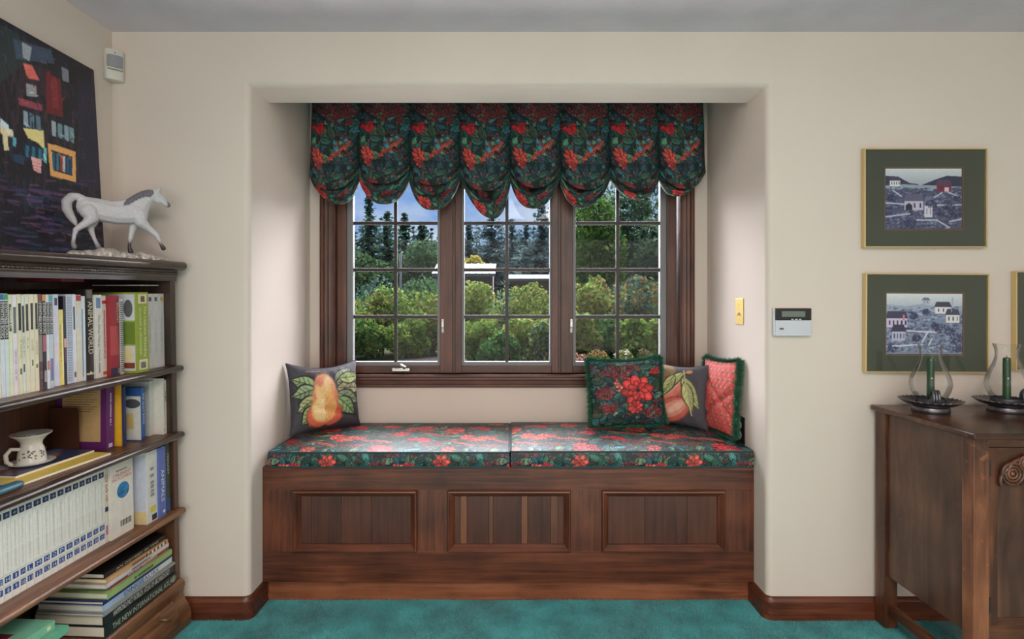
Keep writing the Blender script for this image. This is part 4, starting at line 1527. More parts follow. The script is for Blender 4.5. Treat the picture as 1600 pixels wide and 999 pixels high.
def dash_mesh(length, height, seed):
    height = max(abs(height), .0006)
    r = random.Random(seed)
    mb = MB()
    x = -length / 2
    while x < length / 2 - height * .3:
        w = height * r.uniform(.35, .7)
        mb.add([(x, -height / 2 * r.uniform(.6, 1), 0), (x + w, -height / 2, 0), (x + w, height / 2 * r.uniform(.6, 1), 0), (x, height / 2, 0)], [(0, 1, 2, 3)])
        x += w * 1.35 + (height * .5 if r.random() < .15 else 0)
    return mb.mesh('print', clean=False)


def upright_text(txt, length, height, M, m, name='title_lettering', bold=0.0, parent=None, down=True):
    if txt == '~':      # print too small to read in the photograph
        name = 'small_print'
        me = dash_mesh(length, height, int(length * 1e5))
    else:
        me = text_mesh(txt, length, height, 2, bold)
    co = np.empty(len(me.vertices) * 3, np.float32)
    me.vertices.foreach_get('co', co)
    co = co.reshape(-1, 3)
    out = np.zeros_like(co)
    if down:          # reads downwards on a face that looks to +x
        out[:, 2], out[:, 1] = -co[:, 0], co[:, 1]
    else:             # reads along +y
        out[:, 1], out[:, 2] = co[:, 0], co[:, 1]
    out += np.array(M)
    me.vertices.foreach_set('co', out.ravel())
    me.update()
    return link(name, me, m, parent, local=True)


BG_ = 'books on the top shelf'


def book(y0, y1, z0, z1, lx, depth, rgb, label, group, bands=(), texts=(), name='book', round_=0.0, tilt=0.0, pages=True):
    """upright book between local y0..y1; spine at x = lx. bands: (zfrac0, zfrac1, rgb[, yfrac0, yfrac1]); texts: (string, zc frac, len frac, width frac, rgb[, yc])"""
    t, h = y1 - y0, z1 - z0
    M = MK @ Matrix.Translation((lx, y0, z0)) @ Matrix.Rotation(tilt, 4, 'X')
    e = thing(name, label=label, cat='book', group=group, M=M)
    b = min(.0022, t * .16)
    g = .0006
    if round_:
        sp = [(0, g)] + [(round_ * math.sin(PI * k / 6), g + (t - 2 * g) * k / 6) for k in range(1, 6)] + [(0, t - g)]
    else:
        sp = [(0, g), (0, t - g)]
    sh = [(-depth, g)] + sp + [(-depth, t - g), (-depth, t - g - b), (-.003, t - g - b), (-.003, g + b), (-depth, g + b)]
    MB().prism(sh, 'z', 0, h).build('cover', colm(rgb), e, local=True, smooth=40 if round_ else None)
    if pages:
        B(-depth + .004, -.003, g + b, t - g - b, .002, h - .003).build('pages', M_page, e, local=True)
    for bd in bands:
        a0, a1, rg = bd[:3]
        q0, q1 = (bd[3], bd[4]) if len(bd) > 3 else (0.03, .97)
        if round_:
            yy = [q0 + (q1 - q0) * k / 6 for k in range(7)]
            pr = [(round_ * math.sin(PI * v) + .0006, g + (t - 2 * g) * v) for v in yy]
            pr = pr + [(p[0] - .0012, p[1]) for p in pr[::-1]]
            MB().prism(pr, 'z', h * a0, h * a1).build('spine_band', colm(rg), e, local=True, smooth=40)
        else:
            B(-.0004, .0006, g + (t - 2 * g) * q0, g + (t - 2 * g) * q1, h * a0, h * a1).build('spine_band', colm(rg), e, local=True)
    for tx in texts:
        s, zc, lf, wf, rg = tx[:5]
        yc = tx[5] if len(tx) > 5 else .5
        horiz = len(tx) > 6 and tx[6]
        off = .0012 + (round_ * math.sin(PI * yc) + .0004 if round_ else 0)
        upright_text(s, lf * (t if horiz else h), wf * (h if horiz else t), (off, t * yc, h * zc), colm(rg), parent=e, down=not horiz)
    return e


def row(x0, x1, ytop, lx, zs):
    ya, _ = kray(x0, 560, lx)
    yb, _ = kray(x1, 560, lx)
    _, z1 = kray((x0 + x1) / 2, ytop, lx)
    return ya, yb, z1


WH, CRM, DK = (226, 224, 218), (222, 216, 192), (40, 42, 40)
# ---- top shelf: x0, x1, top y, colour, label, bands, texts, extras
EW = 'EYEWITNESS BOOKS'
top = [
    (-24, -14, 459, CRM, 'cream hardback at the very left end of the top shelf', [(.62, .86, DK)], []),
    (-14, -6, 459, CRM, 'cream hardback second from the left end of the top shelf', [(.62, .86, DK)], []),
    (-6, 1, 459, CRM, 'cream hardback third from the left end of the top shelf', [(.62, .86, DK)], []),
    (1, 8, 459, (206, 214, 220), 'pale blue hardback with a blue cap and black title band', [(.94, .995, (40, 96, 160)), (.56, .93, DK)], [(EW, .745, .34, .75, WH)]),
    (8, 14.5, 459, (206, 218, 214), 'pale hardback with a green cap and black title band', [(.94, .995, (46, 150, 90)), (.56, .93, DK)], [(EW, .745, .34, .75, WH)]),
    (14.5, 20.5, 461, (214, 220, 186), 'light green hardback with a dark band beside the green-capped one', [(.64, .91, (72, 84, 58), .2, .8)], [('~', .775, .2, .4, WH)]),
    (20.5, 28, 461, (226, 218, 222), 'pale pink-white hardback with a grey-green band', [(.62, .88, (92, 104, 88), .2, .8)], [('~', .30, .30, .45, (190, 160, 190))]),
    (28, 35, 460, (220, 216, 186), 'cream hardback with a dark band and a small black animal', [(.64, .91, DK, .2, .8), (.20, .26, (90, 92, 80), .3, .7)], [('~', .45, .2, .5, (196, 186, 130))]),
    (35, 40, 461, (214, 220, 206), 'slim pale hardback with a black band and stag mark', [(.62, .89, DK, .2, .85), (.22, .30, (84, 84, 78), .25, .75)], [('~', .48, .2, .5, (170, 178, 150))]),
    (40, 47, 460, (222, 216, 190), 'cream hardback with a short black band, fifth of the cream row', [(.63, .90, DK, .25, .8)], [('~', .50, .12, .5, (190, 184, 160))]),
    (47, 54.5, 460, (224, 216, 188), 'cream hardback with a leaf mark low on the spine', [(.64, .91, DK, .3, .8), (.27, .33, (120, 128, 90), .35, .7)], [('~', .48, .12, .5, (200, 190, 160))]),
    (54.5, 61, 460, (222, 214, 182), 'cream hardback next to the brown-capped book', [(.64, .91, DK, .3, .85), (.24, .28, (120, 90, 80), .3, .7)], [('~', .45, .14, .5, (190, 180, 150))]),
    (61, 67, 460, (132, 126, 112), 'brown-capped hardback with photographs down its spine', [(.93, .995, (120, 66, 60)), (.58, .92, DK), (.0, .3, (92, 62, 66)), (.12, .2, (190, 160, 160), .2, .8)], [(EW, .75, .32, .7, WH)]),
    (67, 73, 460, (36, 30, 34), 'orange-capped black hardback on the top shelf', [(.93, .995, (222, 140, 60)), (.40, .57, (170, 96, 110)), (.08, .2, (170, 150, 160), .3, .9)], [(EW, .75, .32, .7, WH)]),
    (73, 78, 461, (214, 218, 222), 'white-capped hardback with a dark title band', [(.58, .92, DK), (.2, .3, (200, 120, 100), .2, .9)], [(EW, .75, .32, .7, WH)]),
    (78, 84, 461, (186, 200, 206), 'teal-capped hardback with a dark title band', [(.93, .995, (70, 160, 170)), (.58, .92, DK), (.08, .32, (120, 120, 160), .1, .9)], [(EW, .75, .32, .7, WH)]),
    (84, 93, 460, (214, 212, 226), 'lavender-white paperback beside the yellow booklet', [(.88, .96, (60, 62, 96), .3, .8), (.25, .45, (226, 210, 216), .1, .9)], []),
    (93, 100, 484, (232, 214, 122), 'short yellow booklet on the top shelf', [(.1, .8, (240, 226, 160), .55, .95)], [('~', .55, .5, .3, (200, 170, 70), .3)]),
    (100, 104.5, 463, (30, 30, 36), 'tall black folder with a pink tag on the top shelf', [(.42, .52, (226, 180, 160), .1, .9), (.25, .42, (98, 66, 86))], []),
    (104.5, 114, 460, (196, 204, 218), 'pale blue comb-bound book on the top shelf', [], []),
    (114, 120, 460, (222, 222, 230), 'white paperback with a black tag near its top', [(.60, .86, (70, 72, 78), .3, .7), (.06, .12, (90, 86, 92), .3, .8)], []),
    (120, 128.5, 461, (218, 212, 190), 'cream hardback with a crimson cap', [(.93, .995, (176, 34, 62)), (.62, .80, (206, 210, 214), .1, .9)], []),
    (128.5, 134.5, 463, (214, 220, 228), 'white-blue slim book beside the black one', [(.05, .85, (110, 140, 170), .05, .3)], []),
    (134.5, 146.5, 452, (38, 33, 32), 'black hardback titled animal world', [(.90, .99, (110, 100, 92), .15, .85), (.055, .075, (216, 200, 160)), (.072, .09, (216, 200, 160), .4, .6)], [('ANIMAL WORLD', .575, .58, .62, (214, 202, 174))]),
    (146.7, 160.5, 461, (222, 218, 208), 'off-white hardback with a blue picture at the top of its spine', [(.84, .965, (112, 140, 184), .2, .8)], [('The Way Things Work', .48, .56, .34, (110, 104, 98)), ('~', .12, .12, .2, (130, 120, 110))]),
    (160.5, 167, 462, (226, 212, 202), 'white slim book with a red line of print', [(.90, .94, (186, 60, 50)), (.03, .07, (200, 90, 60))], [('~', .52, .6, .3, (190, 76, 66))]),
    (167, 187.5, 462, (152, 50, 58), 'fat red textbook titled biology', [(.26, .62, (176, 74, 76)), (.0, .10, (58, 46, 72)), (.025, .09, (220, 214, 214), .66, .78)], [('BIOLOGY', .78, .26, .30, (224, 190, 170), .72)]),
    (187.5, 194, 467, (214, 214, 214), 'black and white wire-bound notebook beside the red textbook', [], []),
]
seq = [-9.0]
for k, (a, b, yt, rgb, lb, bands, texts) in enumerate(top):
    lx = -.040 if a < 84 else (-.056 if a < 146 else (-.050 if a < 167 else -.038))
    ya, yb, z1 = row(a, b, yt, lx, ZSH[3])
    ya = max(ya, seq[0])
    yb = max(yb, ya + .008)
    seq[0] = yb + .0002
    e = book(ya, yb, ZSH[3] + .0005, min(z1, 1.385), lx, .200, rgb, lb, BG_, bands, texts, round_=.007 if 'biology' in lb else (.0025 if 'animal' in lb else 0))
    t, h = yb - ya, min(z1, 1.385) - ZSH[3]
    if 'comb-bound' in lb or 'wire-bound' in lb:
        nn = 34
        for q in range(nn):
            z = .012 + (h - .024) * q / (nn - 1)
            MB().tube([(-.010, t * .2, z), (.0035, t * .28, z), (.0055, t * .5, z), (.0035, t * .72, z), (-.010, t * .8, z)], .0011 if 'wire' in lb else .0018, 5).build('binding_ring', colm((60, 60, 66)) if 'wire' in lb else colm((170, 178, 196)), e, local=True)
# green binder that stands proud, with photographs on the cover seen from the side
ya, yb, z1 = row(214, 233, 457, .002, ZSH[3])
ya = max(ya, seq[0])
seq[0] = yb + .0002
GB = (150, 166, 62)
e = book(ya, yb, ZSH[3] + .0005, z1, .002, .240, GB, 'lime green thick book with photographs on its cover, standing proud of the shelf', BG_,
         [(.86, .975, (226, 214, 176), .18, .86), (.035, .16, (226, 214, 176), .18, .86), (.88, .955, (140, 100, 76), .36, .7), (.05, .13, (120, 124, 130), .3, .74)],
         [('The Ultimate Wedding', .51, .64, .26, (232, 234, 190), .66), ('PLANNER & ORGANIZER', .51, .58, .13, (232, 234, 190), .3)])
h = z1 - ZSH[3]
for z0, z1_, rg, nm in ((.03, .34, (206, 202, 206), 'cover_photo'), (.65, .975, (206, 206, 214), 'cover_photo'), (.36, .63, (108, 130, 48), 'cover_panel')):
    B(-.16, -.006, -.0006, .0006, h * z0, h * z1_).build(nm, colm(rg), e, local=True)
MB().lathe([(0, 0), (.02, 0), (.02, .0004), (0, .0006)], 20).xform(Matrix.Translation((-.033, -.0006, h * .22)) @ Matrix.Rotation(PI / 2, 4, 'X') @ Matrix.Diagonal((1, 1.5, 1, 1))).build('cover_print', colm((214, 200, 150)), e, local=True)
B(-.06, -.008, -.0012, -.0004, h * .06, h * .13).build('cover_print', colm((128, 60, 50)), e, local=True)
MB().lathe([(0, 0), (.017, 0), (.017, .0004), (0, .0006)], 16).xform(Matrix.Translation((-.03, -.0006, h * .80)) @ Matrix.Rotation(PI / 2, 4, 'X') @ Matrix.Diagonal((1, 1.9, 1, 1))).build('cover_print', colm((92, 92, 90)), e, local=True)
for k, (a, b, rg, lb) in enumerate(((233, 244.6, (84, 136, 190), 'blue'), (244.6, 253, (120, 84, 130), 'purple'), (253, 259.5, (84, 122, 104), 'green'), (259.5, 266.5, (216, 160, 70), 'orange'))):
    ya, yb, z1 = row(a, b, 459, -.028, ZSH[3])
    if k == 0:
        w0, y00 = (-.0295 - seq[0]) / 4, seq[0]
    ya, yb = y00 + k * w0, y00 + (k + 1) * w0 - .0004
    book(ya, yb, ZSH[3] + .0005, z1, -.028, .22, (208, 206, 204), 'pale grey volume with a small %s square, right end of the top shelf' % lb, BG_, [(.90, .955, rg, .35, .8)], [('~', .45, .5, .22, (190, 186, 184))])
# red book and papers lying on top of the row
e = thing('book', label='dark red book lying flat on top of the upright books', cat='book', group=BG_, M=MK @ Matrix.Translation((-.06, kray(96, 455, -.06)[0], 1.3865)))
B(-.15, 0, 0, kray(132, 455, -.06)[0] - kray(96, 455, -.06)[0], 0, .010).build('cover', colm((118, 34, 38)), e, local=True, bevel=.002)
e = thing('paper_sheet', label='white papers lying on the grey volumes of the top shelf', cat='papers', M=MK @ Matrix.Translation((-.05, kray(219, 455, -.05)[0], 1.375)))
B(-.19, 0, 0, kray(257, 455, -.05)[0] - kray(219, 455, -.05)[0], 0, .004).build('sheets', colm((212, 212, 208)), e, local=True)

# ---- second shelf
G2 = 'books on the second shelf'
Z2 = ZSH[2] + .0005
ya, yb, z1 = row(163, 176, 603, -.082, Z2)
seq = [yb + .012]
e = book(ya, yb, Z2, 1.018, -.082, .188, (98, 38, 100), 'purple book with a tan text panel on its cover, second shelf', G2, [(.03, .09, (200, 190, 210), .3, .75)], [('~', .62, .5, .2, (206, 180, 214))], tilt=-.03)
B(-.165, -.022, -.0007, .0006, .03, .222).build('cover_panel', colm((196, 160, 112)), e, local=True)
for k in range(9):
    z = .205 - k * .0085
    B(-.155 + .01 * (k % 2), -.035 - .012 * ((k * 7) % 3), -.0011, -.0003, z, z + .0018).build('cover_print', colm((120, 88, 56)), e, local=True)
be = thing('book_end', label='brown metal book end in front of the purple book', cat='book end', M=MK @ Matrix.Translation((-.155, ya - .032, Z2)))
MB().prism([(0, 0), (-.0, .150), (-.006, .158), (-.104, .158), (-.11, .150), (-.11, 0)], 'y', 0, .0022).build('upright_plate', colm((74, 42, 28)), be, local=True, bevel=.0006)
B(-.11, 0, -.07, .002, -.0002, .0016).build('foot_plate', colm((74, 42, 28)), be, local=True)
for a, b, yt, rgb, lx, lb, bands, texts in (
        (177, 189, 603, (222, 164, 40), -.066, 'golden yellow book beside the purple one on the second shelf', [(.0, .04, (196, 150, 50))], []),
        (189.5, 195.5, 605, (38, 44, 96), -.060, 'slim navy book between the yellow and the white ones', [], []),
        (219, 225, 606, (52, 96, 160), -.044, 'white paperback with a blue spine and a dog on its cover', [(.0, .06, (40, 70, 120))], [('THE QUILT BOOK', .6, .6, .5, WH)]),
        (232, 239, 596, (204, 202, 196), -.062, 'plain white hardback behind the blue-spined paperback', [], []),
        (239.5, 251, 594, (218, 214, 202), -.022, 'white hardback with black title and round mark on the second shelf', [(.05, .11, (60, 56, 54), .35, .7)], [('~', .62, .55, .3, (70, 66, 62))]),
        (251.5, 262, 594, (220, 214, 196), -.024, 'cream hardback at the right end of the second shelf', [(.66, .7, (90, 70, 60), .4, .6)], [('~', .7, .2, .3, (120, 100, 80))])):
    ya, yb, z1 = row(a, b, yt, lx, Z2)
    ya = max(ya, seq[0])
    yb = max(min(yb, -.0295), ya + .006)
    seq[0] = yb + .0002
    e = book(ya, yb, Z2, min(z1, 1.020), lx, .19, rgb, lb, G2, bands, texts)
    if 'blue spine' in lb:
        B(-.10, -.002, -.0008, .0006, .004, .17).build('cover_face', colm((216, 214, 206)), e, local=True)
        B(-.075, -.03, -.0014, -.0004, .045, .105).build('cover_panel', colm((216, 186, 116)), e, local=True)
        MB().lathe([(0, 0), (.022, 0), (.022, .0004), (0, .0006)], 20).xform(Matrix.Translation((-.035, -.0009, .142)) @ Matrix.Rotation(PI / 2, 4, 'X') @ Matrix.Diagonal((1.5, .8, 1, 1))).build('cover_print', colm((84, 84, 88)), e, local=True)
    if 'golden' in lb:
        B(-.12, -.002, -.0008, .0006, .003, .19).build('cover_face', colm((230, 176, 50)), e, local=True)
# magazines lying flat
cm = Canvas(120, 90, (70, 76, 100))
for (cx, cy, rx, ry, rg) in ((85, 30, 40, 30, (60, 70, 104)), (70, 50, 34, 20, (206, 126, 92)), (52, 66, 24, 14, (160, 76, 62)), (60, 20, 14, 9, (36, 34, 40)), (70, 28, 8, 6, (220, 190, 170)), (18, 70, 24, 18, (190, 184, 170)), (100, 70, 20, 14, (120, 140, 170)), (14, 40, 14, 20, (96, 60, 56))):
    cm.ell(cx, cy, rx, ry, rg, .3, .85, 6)
cm.speckle(.2)


def flat_mag(name, x0, x1, y0, y1, z0, z1, rgb, label, top=None, rot=0.0):
    M = MK @ Matrix.Translation(((x0 + x1) / 2, (y0 + y1) / 2, z0)) @ Matrix.Rotation(rot, 4, 'Z')
    e = thing(name, label=label, cat='magazine', group='magazines on the second shelf', M=M)
    hx, hy = (x1 - x0) / 2, (y1 - y0) / 2
    B(-hx, hx, -hy, hy, 0, z1 - z0 - .0006).build('pages', M_page, e, local=True)
    if top is None:
        B(-hx, hx, -hy, hy, z1 - z0 - .0006, z1 - z0).build('cover', colm(rgb), e, local=True)
    else:
        X, Y = np.meshgrid(np.linspace(-hx, hx, 60), np.linspace(-hy, hy, 80))
        Zm = np.full_like(X, z1 - z0)
        link('cover', grid_mesh('cover', np.stack([X, Y, Zm], -1), top.sample((Y + hy) / (2 * hy), 1 - (X + hx) / (2 * hx))), mat('glossy_print', rough=.3, attr=True), e, local=True)
    return e


flat_mag('magazine', -.262, -.036, -.628, -.312, Z2, Z2 + .007, (228, 196, 84), 'yellow magazine lying at the bottom of the pile on the second shelf', rot=-.07)
flat_mag('magazine', -.262, -.070, -.86, -.665, Z2, Z2 + .006, (208, 198, 150), 'pale magazine at the left end of the second shelf', rot=.0)
flat_mag('magazine', -.258, -.098, -.590, -.310, Z2 + .0072, Z2 + .014, (70, 76, 100), 'colour-covered magazine under the porcelain candle holder', top=cm, rot=-.05)
ge = thing('glasses_case', label='rounded teal case lying at the left end of the second shelf', cat='case', M=MK @ Matrix.Translation((-.035, -.665, Z2 + .0005)))
MB().lathe([(0, -.075), (.010, -.073), (.016, -.062), (.0175, 0), (.016, .062), (.010, .073), (0, .075)], 16).xform(Matrix.Translation((0, -.055, .0125)) @ Matrix.Rotation(PI / 2, 4, 'X') @ Matrix.Diagonal((1, .72, 1, 1))).build('shell', colm((44, 92, 108)), ge, local=True, smooth=60)
# porcelain candle holder
ch = thing('candle_holder', label='white porcelain candle holder with floral sprigs on the magazines', cat='candle holder', M=MK @ Matrix.Translation((-.172, -.470, Z2 + .0145)) @ Matrix.Scale(.93, 4))
M_porc = mat('white_porcelain', c3(222, 218, 208), .2, coat=.5)
MB().lathe([(0, 0), (.050, 0), (.062, .004), (.066, .008), (.063, .009), (.050, .006), (.042, .008), (.040, .03), (.036, .052), (.030, .066), (.032, .078), (.046, .094), (.058, .102), (.059, .105), (.055, .106), (.030, .098), (.016, .096), (.014, .080), (0, .080)], 36).build('body', M_porc, ch, local=True, smooth=50)
hpts = [(.034 * math.cos(-2.0), .034 * math.sin(-2.0), .056), (.058 * math.cos(-2.0), .058 * math.sin(-2.0), .062), (.072 * math.cos(-2.0), .072 * math.sin(-2.0), .045), (.070 * math.cos(-2.0), .070 * math.sin(-2.0), .022), (.056 * math.cos(-2.0), .056 * math.sin(-2.0), .008)]
MB().tube(hpts, [.006, .007, .007, .007, .006], 10).build('handle', M_porc, ch, local=True, smooth=60)
rs_ = random.Random(4)
for k in range(26):
    a = rs_.uniform(-1.9, 1.2)
    z = rs_.choice([rs_.uniform(.014, .05)] * 3 + [.1063])
    r = .0405 - .07 * max(0, z - .012) * .35 if z < .1 else rs_.uniform(.034, .054)
    cl = rs_.choice([(96, 92, 84), (150, 80, 74), (90, 110, 90), (110, 104, 92)])
    Mx = Matrix.Translation((r * math.cos(a), r * math.sin(a), z)) @ Matrix.Rotation(a, 4, 'Z') @ (Matrix.Rotation(PI / 2, 4, 'Y') if z < .1 else Matrix.Identity(4)) @ Matrix.Rotation(rs_.random() * 3, 4, 'Z') @ Matrix.Diagonal((1.7, .8, 1, 1))
    MB().lathe([(0, -.0004), (.0030, 0), (0, .0012)], 8).xform(Mx).build('painted_sprig', colm(cl), ch, local=True)

# ---- third shelf: encyclopedia set
G3 = 'encyclopedia set on the third shelf'
Z3 = ZSH[1] + .0005
LET = {1: 'A', 2: 'B', 3: 'C', 4: 'D', 5: 'E', 6: 'F', 7: 'G', 8: 'H', 9: 'I', 10: 'J-K', 11: 'L', 12: 'M', 13: 'N', 14: 'O', 15: 'P', 16: 'Q-R', 17: 'S', 18: 'T', 19: 'U-V', 20: 'W-Z', 21: 'INDEX'}
edges = {6: (-22, -10), 7: (-10, 3), 8: (3, 16), 9: (16, 28.5), 10: (28.5, 39), 11: (39, 51), 12: (51, 65.5), 13: (65.5, 77.5), 14: (77.5, 89), 15: (89, 101), 16: (101, 113.5), 17: (113.5, 124), 18: (124, 134), 19: (134, 144), 20: (144, 154), 21: (154, 164)}
BLU = (34, 66, 128)
for n_, (a, b) in edges.items():
    lx = -.047
    ya, yb = kray(a, 800, lx)[0], kray(b, 800, lx)[0]
    seq[0] = yb + .0002
    e = book(ya, yb, Z3, Z3 + .262, lx, .20, (216, 214, 204), 'white encyclopedia volume with the blue spine square lettered %s' % LET[n_], G3,
             [(.895, .965, (24, 40, 74), .1, .9), (.195, .262, BLU, .12, .88), (.075, .142, BLU, .12, .88), (.278, .281, (120, 124, 128)), (.158, .161, (120, 124, 128))],
             [('THE NEW BOOK OF KNOWLEDGE', .585, .52, .17, (150, 150, 146)), (LET[n_], .228, .14 if n_ == 9 else .45, .045, (200, 212, 230), .5, True), (str(n_), .108, .45 if n_ > 9 else .25, .045, (210, 220, 236), .5, True), ('+', .93, .4, .045, (150, 170, 200), .5, True)],
             name='encyclopedia_volume')
G3b = 'books right of the encyclopedia set'
ya = seq[0]
yb = max(ya + .014, kray(172.3, 800, -.040)[0])
seq[0] = yb + .0002
book(ya, yb, Z3, Z3 + .272, -.047, .20, (214, 206, 190), 'cream slim book with large red letters beside the encyclopedia set', G3b, [(.40, .46, (40, 40, 84)), (.1, .22, (170, 110, 140), .2, .8)], [('U', .83, .6, .10, (176, 50, 46), .5, True), ('S', .70, .6, .10, (176, 50, 46), .5, True), ('A', .57, .6, .10, (176, 50, 46), .5, True)])
ya, yb = max(seq[0], kray(172.6, 800, -.040)[0]), kray(208.8, 800, -.040)[0]
seq[0] = yb + .0002
e = book(ya, yb, Z3, Z3 + .270, -.040, .19, (222, 216, 204), 'thick white boxed encyclopedia for children with a blue globe', G3b, [], [("CHILDREN'S", .83, .80, .045, (190, 96, 76), .5, True), ('ENCYCLOPEDIA', .775, .86, .04, (190, 96, 76), .5, True), ('~', .88, .5, .02, (170, 120, 100), .5, True)])
tw = yb - ya
MB().lathe([(0, 0), (.029, 0), (.029, .0005), (.02, .0012), (0, .0016)], 28).xform(Matrix.Translation((.0003, tw * .55, .27 * .60)) @ Matrix.Rotation(PI / 2, 4, 'Y')).build('globe_print', mat('globe_blue', c3(40, 118, 168), .35, noise=.5, nscale=50), e, local=True)
for k in range(11):
    w_ = (.0018, .001, .0026)[k % 3]
    B(-.0003, .0008, tw * (.42 + .045 * k), tw * (.42 + .045 * k) + w_, .032, .054).build('bar_code', colm((50, 50, 52)), e, local=True)
for a, b, yt, rgb, lx, lb, bands, texts in (
        (225.5, 242.5, 706, (218, 216, 210), -.010, 'white reference book with a yellow mark, left of the blue book', [(.14, .22, (222, 200, 70), .3, .8), (.02, .10, (50, 50, 52), .45, .9)], [('~', .55, .44, .35, (150, 148, 150))]),
        (243, 256, 700, (98, 114, 182), -.004, 'blue book titled animals on the third shelf', [(.05, .09, (226, 228, 236), .55, .8)], [('ANIMALS', .45, .46, .42, (226, 230, 240))]),
        (256.5, 262.5, 692, (64, 78, 62), -.012, 'green-grey book titled hockey at the right end of the third shelf', [(.0, .2, (60, 90, 140))], [('HOCKEY', .70, .3, .5, (200, 204, 190))])):
    ya, yb, z1 = row(a, b, yt, lx, Z3)
    ya = max(ya, seq[0])
    yb = max(min(yb, -.0295), ya + .006)
    seq[0] = yb + .0002
    e = book(ya, yb, Z3, min(z1, Z3 + .275), lx, .20, rgb, lb, G3b, bands, texts)
    if 'reference' in lb:
        B(-.10, -.002, -.0008, .0006, .003, .262).build('cover_face', colm((196, 198, 212)), e, local=True)
        B(-.10, -.002, -.0012, -.0004, .003, .05).build('cover_panel', colm((214, 190, 140)), e, local=True)

# ---- bottom tier: books lying flat
G4 = 'books lying in the pile on the bottom shelf'
stack = [  # near px x, thickness m, far trim, colour, pages visible, label, text
    (162, .0385, .000, (32, 44, 40), 'dark green atlas at the bottom of the lying pile', 'THE NEW INTERNATIONAL ATLAS', .86, .5, (188, 196, 176)),
    (160, .0365, .004, (36, 42, 44), 'dark hardback titled past worlds, second from the bottom of the pile', 'HAMMOND PAST WORLDS  ATLAS OF ARCHAEOLOGY', .80, .55, (226, 224, 214)),
    (161, .009, .010, (150, 150, 146), 'thin grey book above past worlds', '', 0, 0, None),
    (160, .022, .012, (160, 184, 206), 'pale blue book about dinosaurs in the pile', 'DINOSAURS', .5, .7, (40, 84, 130)),
    (161, .012, .016, (34, 42, 110), 'navy book in the middle of the pile', '', 0, 0, None),
    (168, .021, .020, (150, 178, 110), 'lime green book in the middle of the pile', '~', .3, .5, (70, 90, 60)),
    (172, .014, .022, (150, 60, 84), 'maroon and purple book in the pile', '~', .5, .5, (214, 180, 190)),
    (165, .014, .030, (200, 200, 200), 'light grey book in the upper pile', '~', .3, .5, (120, 60, 90)),
    (167, .015, .034, (206, 160, 112), 'tan and zebra-striped book in the upper pile', '~', .3, .5, (90, 60, 40)),
    (163, .018, .036, (30, 28, 28), 'black book on top of the lying pile', 'AN ODYSSEY IN TIME', .7, .4, (206, 196, 160)),
]
zc = ZSH[0] + .0008
for k, (nx, th, tr, rgb, lb, tx, lf, hf, tcol) in enumerate(stack):
    lx = .006 - .006 * math.sin(k * 2.3) - .0015 * k
    y0 = kray(nx, 900, lx)[0]
    y1 = -.031 - tr
    L = y1 - y0
    e = thing('book', label=lb, cat='book', group=G4, M=MK @ Matrix.Translation((lx, y0, zc)))
    dpt = .255 - .006 * k
    b = min(.0025, th * .16)
    sh = [(-dpt, 0), (0, 0), (0, th), (-dpt, th), (-dpt, th - b), (-.003, th - b), (-.003, b), (-dpt, b)]
    MB().prism(sh, 'y', 0, L).build('cover', colm(rgb), e, local=True)
    B(-dpt + .004, -.003, .003, L - .003, b, th - b).build('pages', M_page, e, local=True)
    if tx:
        upright_text(tx, L * lf, th * hf, (.0012, L * .52, th * .5), colm(tcol), parent=e, down=False)
    if 'zebra' in lb:
        for q in range(12):
            B(-.0004, .0007, L * (.58 + .033 * q), L * (.58 + .033 * q) + L * .015, .002, th - .002).build('spine_band', colm((40, 38, 40) if q % 2 else (226, 220, 214)), e, local=True)
    if 'maroon' in lb:
        for q, rg in enumerate(((100, 60, 130), (226, 140, 60), (196, 60, 60))):
            B(-.0004, .0007, L * (.3 + .22 * q), L * (.5 + .22 * q), th * .2, th * .8).build('spine_band', colm(rg), e, local=True)
    if 'pale blue' in lb:
        B(-.0004, .0006, L * .55, L * .98, th * .1, th * .9).build('spine_band', colm((214, 216, 214)), e, local=True)
    if 'atlas' in lb:
        MB().lathe([(0, 0), (.013, 0), (.013, .0004), (0, .0008)], 20).xform(Matrix.Translation((.0003, L * .955, th * .5)) @ Matrix.Rotation(PI / 2, 4, 'Y')).build('spine_emblem', colm((130, 140, 120)), e, local=True)
    zc += th + .0006
# pile of books at the near end, sea-green ones on top
for k, (x0, x1, y0, y1, z0, z1, rgb, lb) in enumerate((
        (-.22, .020, -.868, -.59, .1868, .230, (120, 84, 60), 'brown hardback at the bottom of the near pile'),
        (-.22, .014, -.868, -.60, .2306, .276, (60, 74, 104), 'blue hardback in the near pile below the sea-green books'),
        (-.22, .018, -.868, -.60, .2766, .317, (200, 190, 164), 'cream hardback in the near pile below the sea-green books'),
        (-.20, .036, -.868, -.575, .3176, .340, (96, 158, 128), 'lower sea-green hardback of the near pile'),
        (-.20, .012, -.868, -.597, .3406, .367, (112, 168, 138), 'upper sea-green hardback with a maroon panel, top of the near pile'))):
    e = thing('book', label=lb, cat='book', group=G4, M=MK @ Matrix.Translation((x1, y0, z0)))
    L, dpt, th = y1 - y0, x1 - x0, z1 - z0
    sh = [(-dpt, 0), (0, 0), (0, th), (-dpt, th), (-dpt, th - .003), (-.004, th - .003), (-.004, .003), (-dpt, .003)]
    MB().prism(sh, 'y', 0, L).build('cover', colm(rgb), e, local=True, bevel=.001)
    B(-dpt + .004, -.004, .003, L - .003, .003, th - .003).build('pages', M_page, e, local=True)
    if k == 4:
        B(-dpt + .04, -.055, .03, L - .075, th - .0004, th + .0006).build('cover_panel', colm((98, 34, 44)), e, local=True)
        for q in (.3, .9):
            B(-.0004, .0008, L * q, L * q + .012, th * .3, th * .7).build('spine_band', colm((206, 196, 140)), e, local=True)

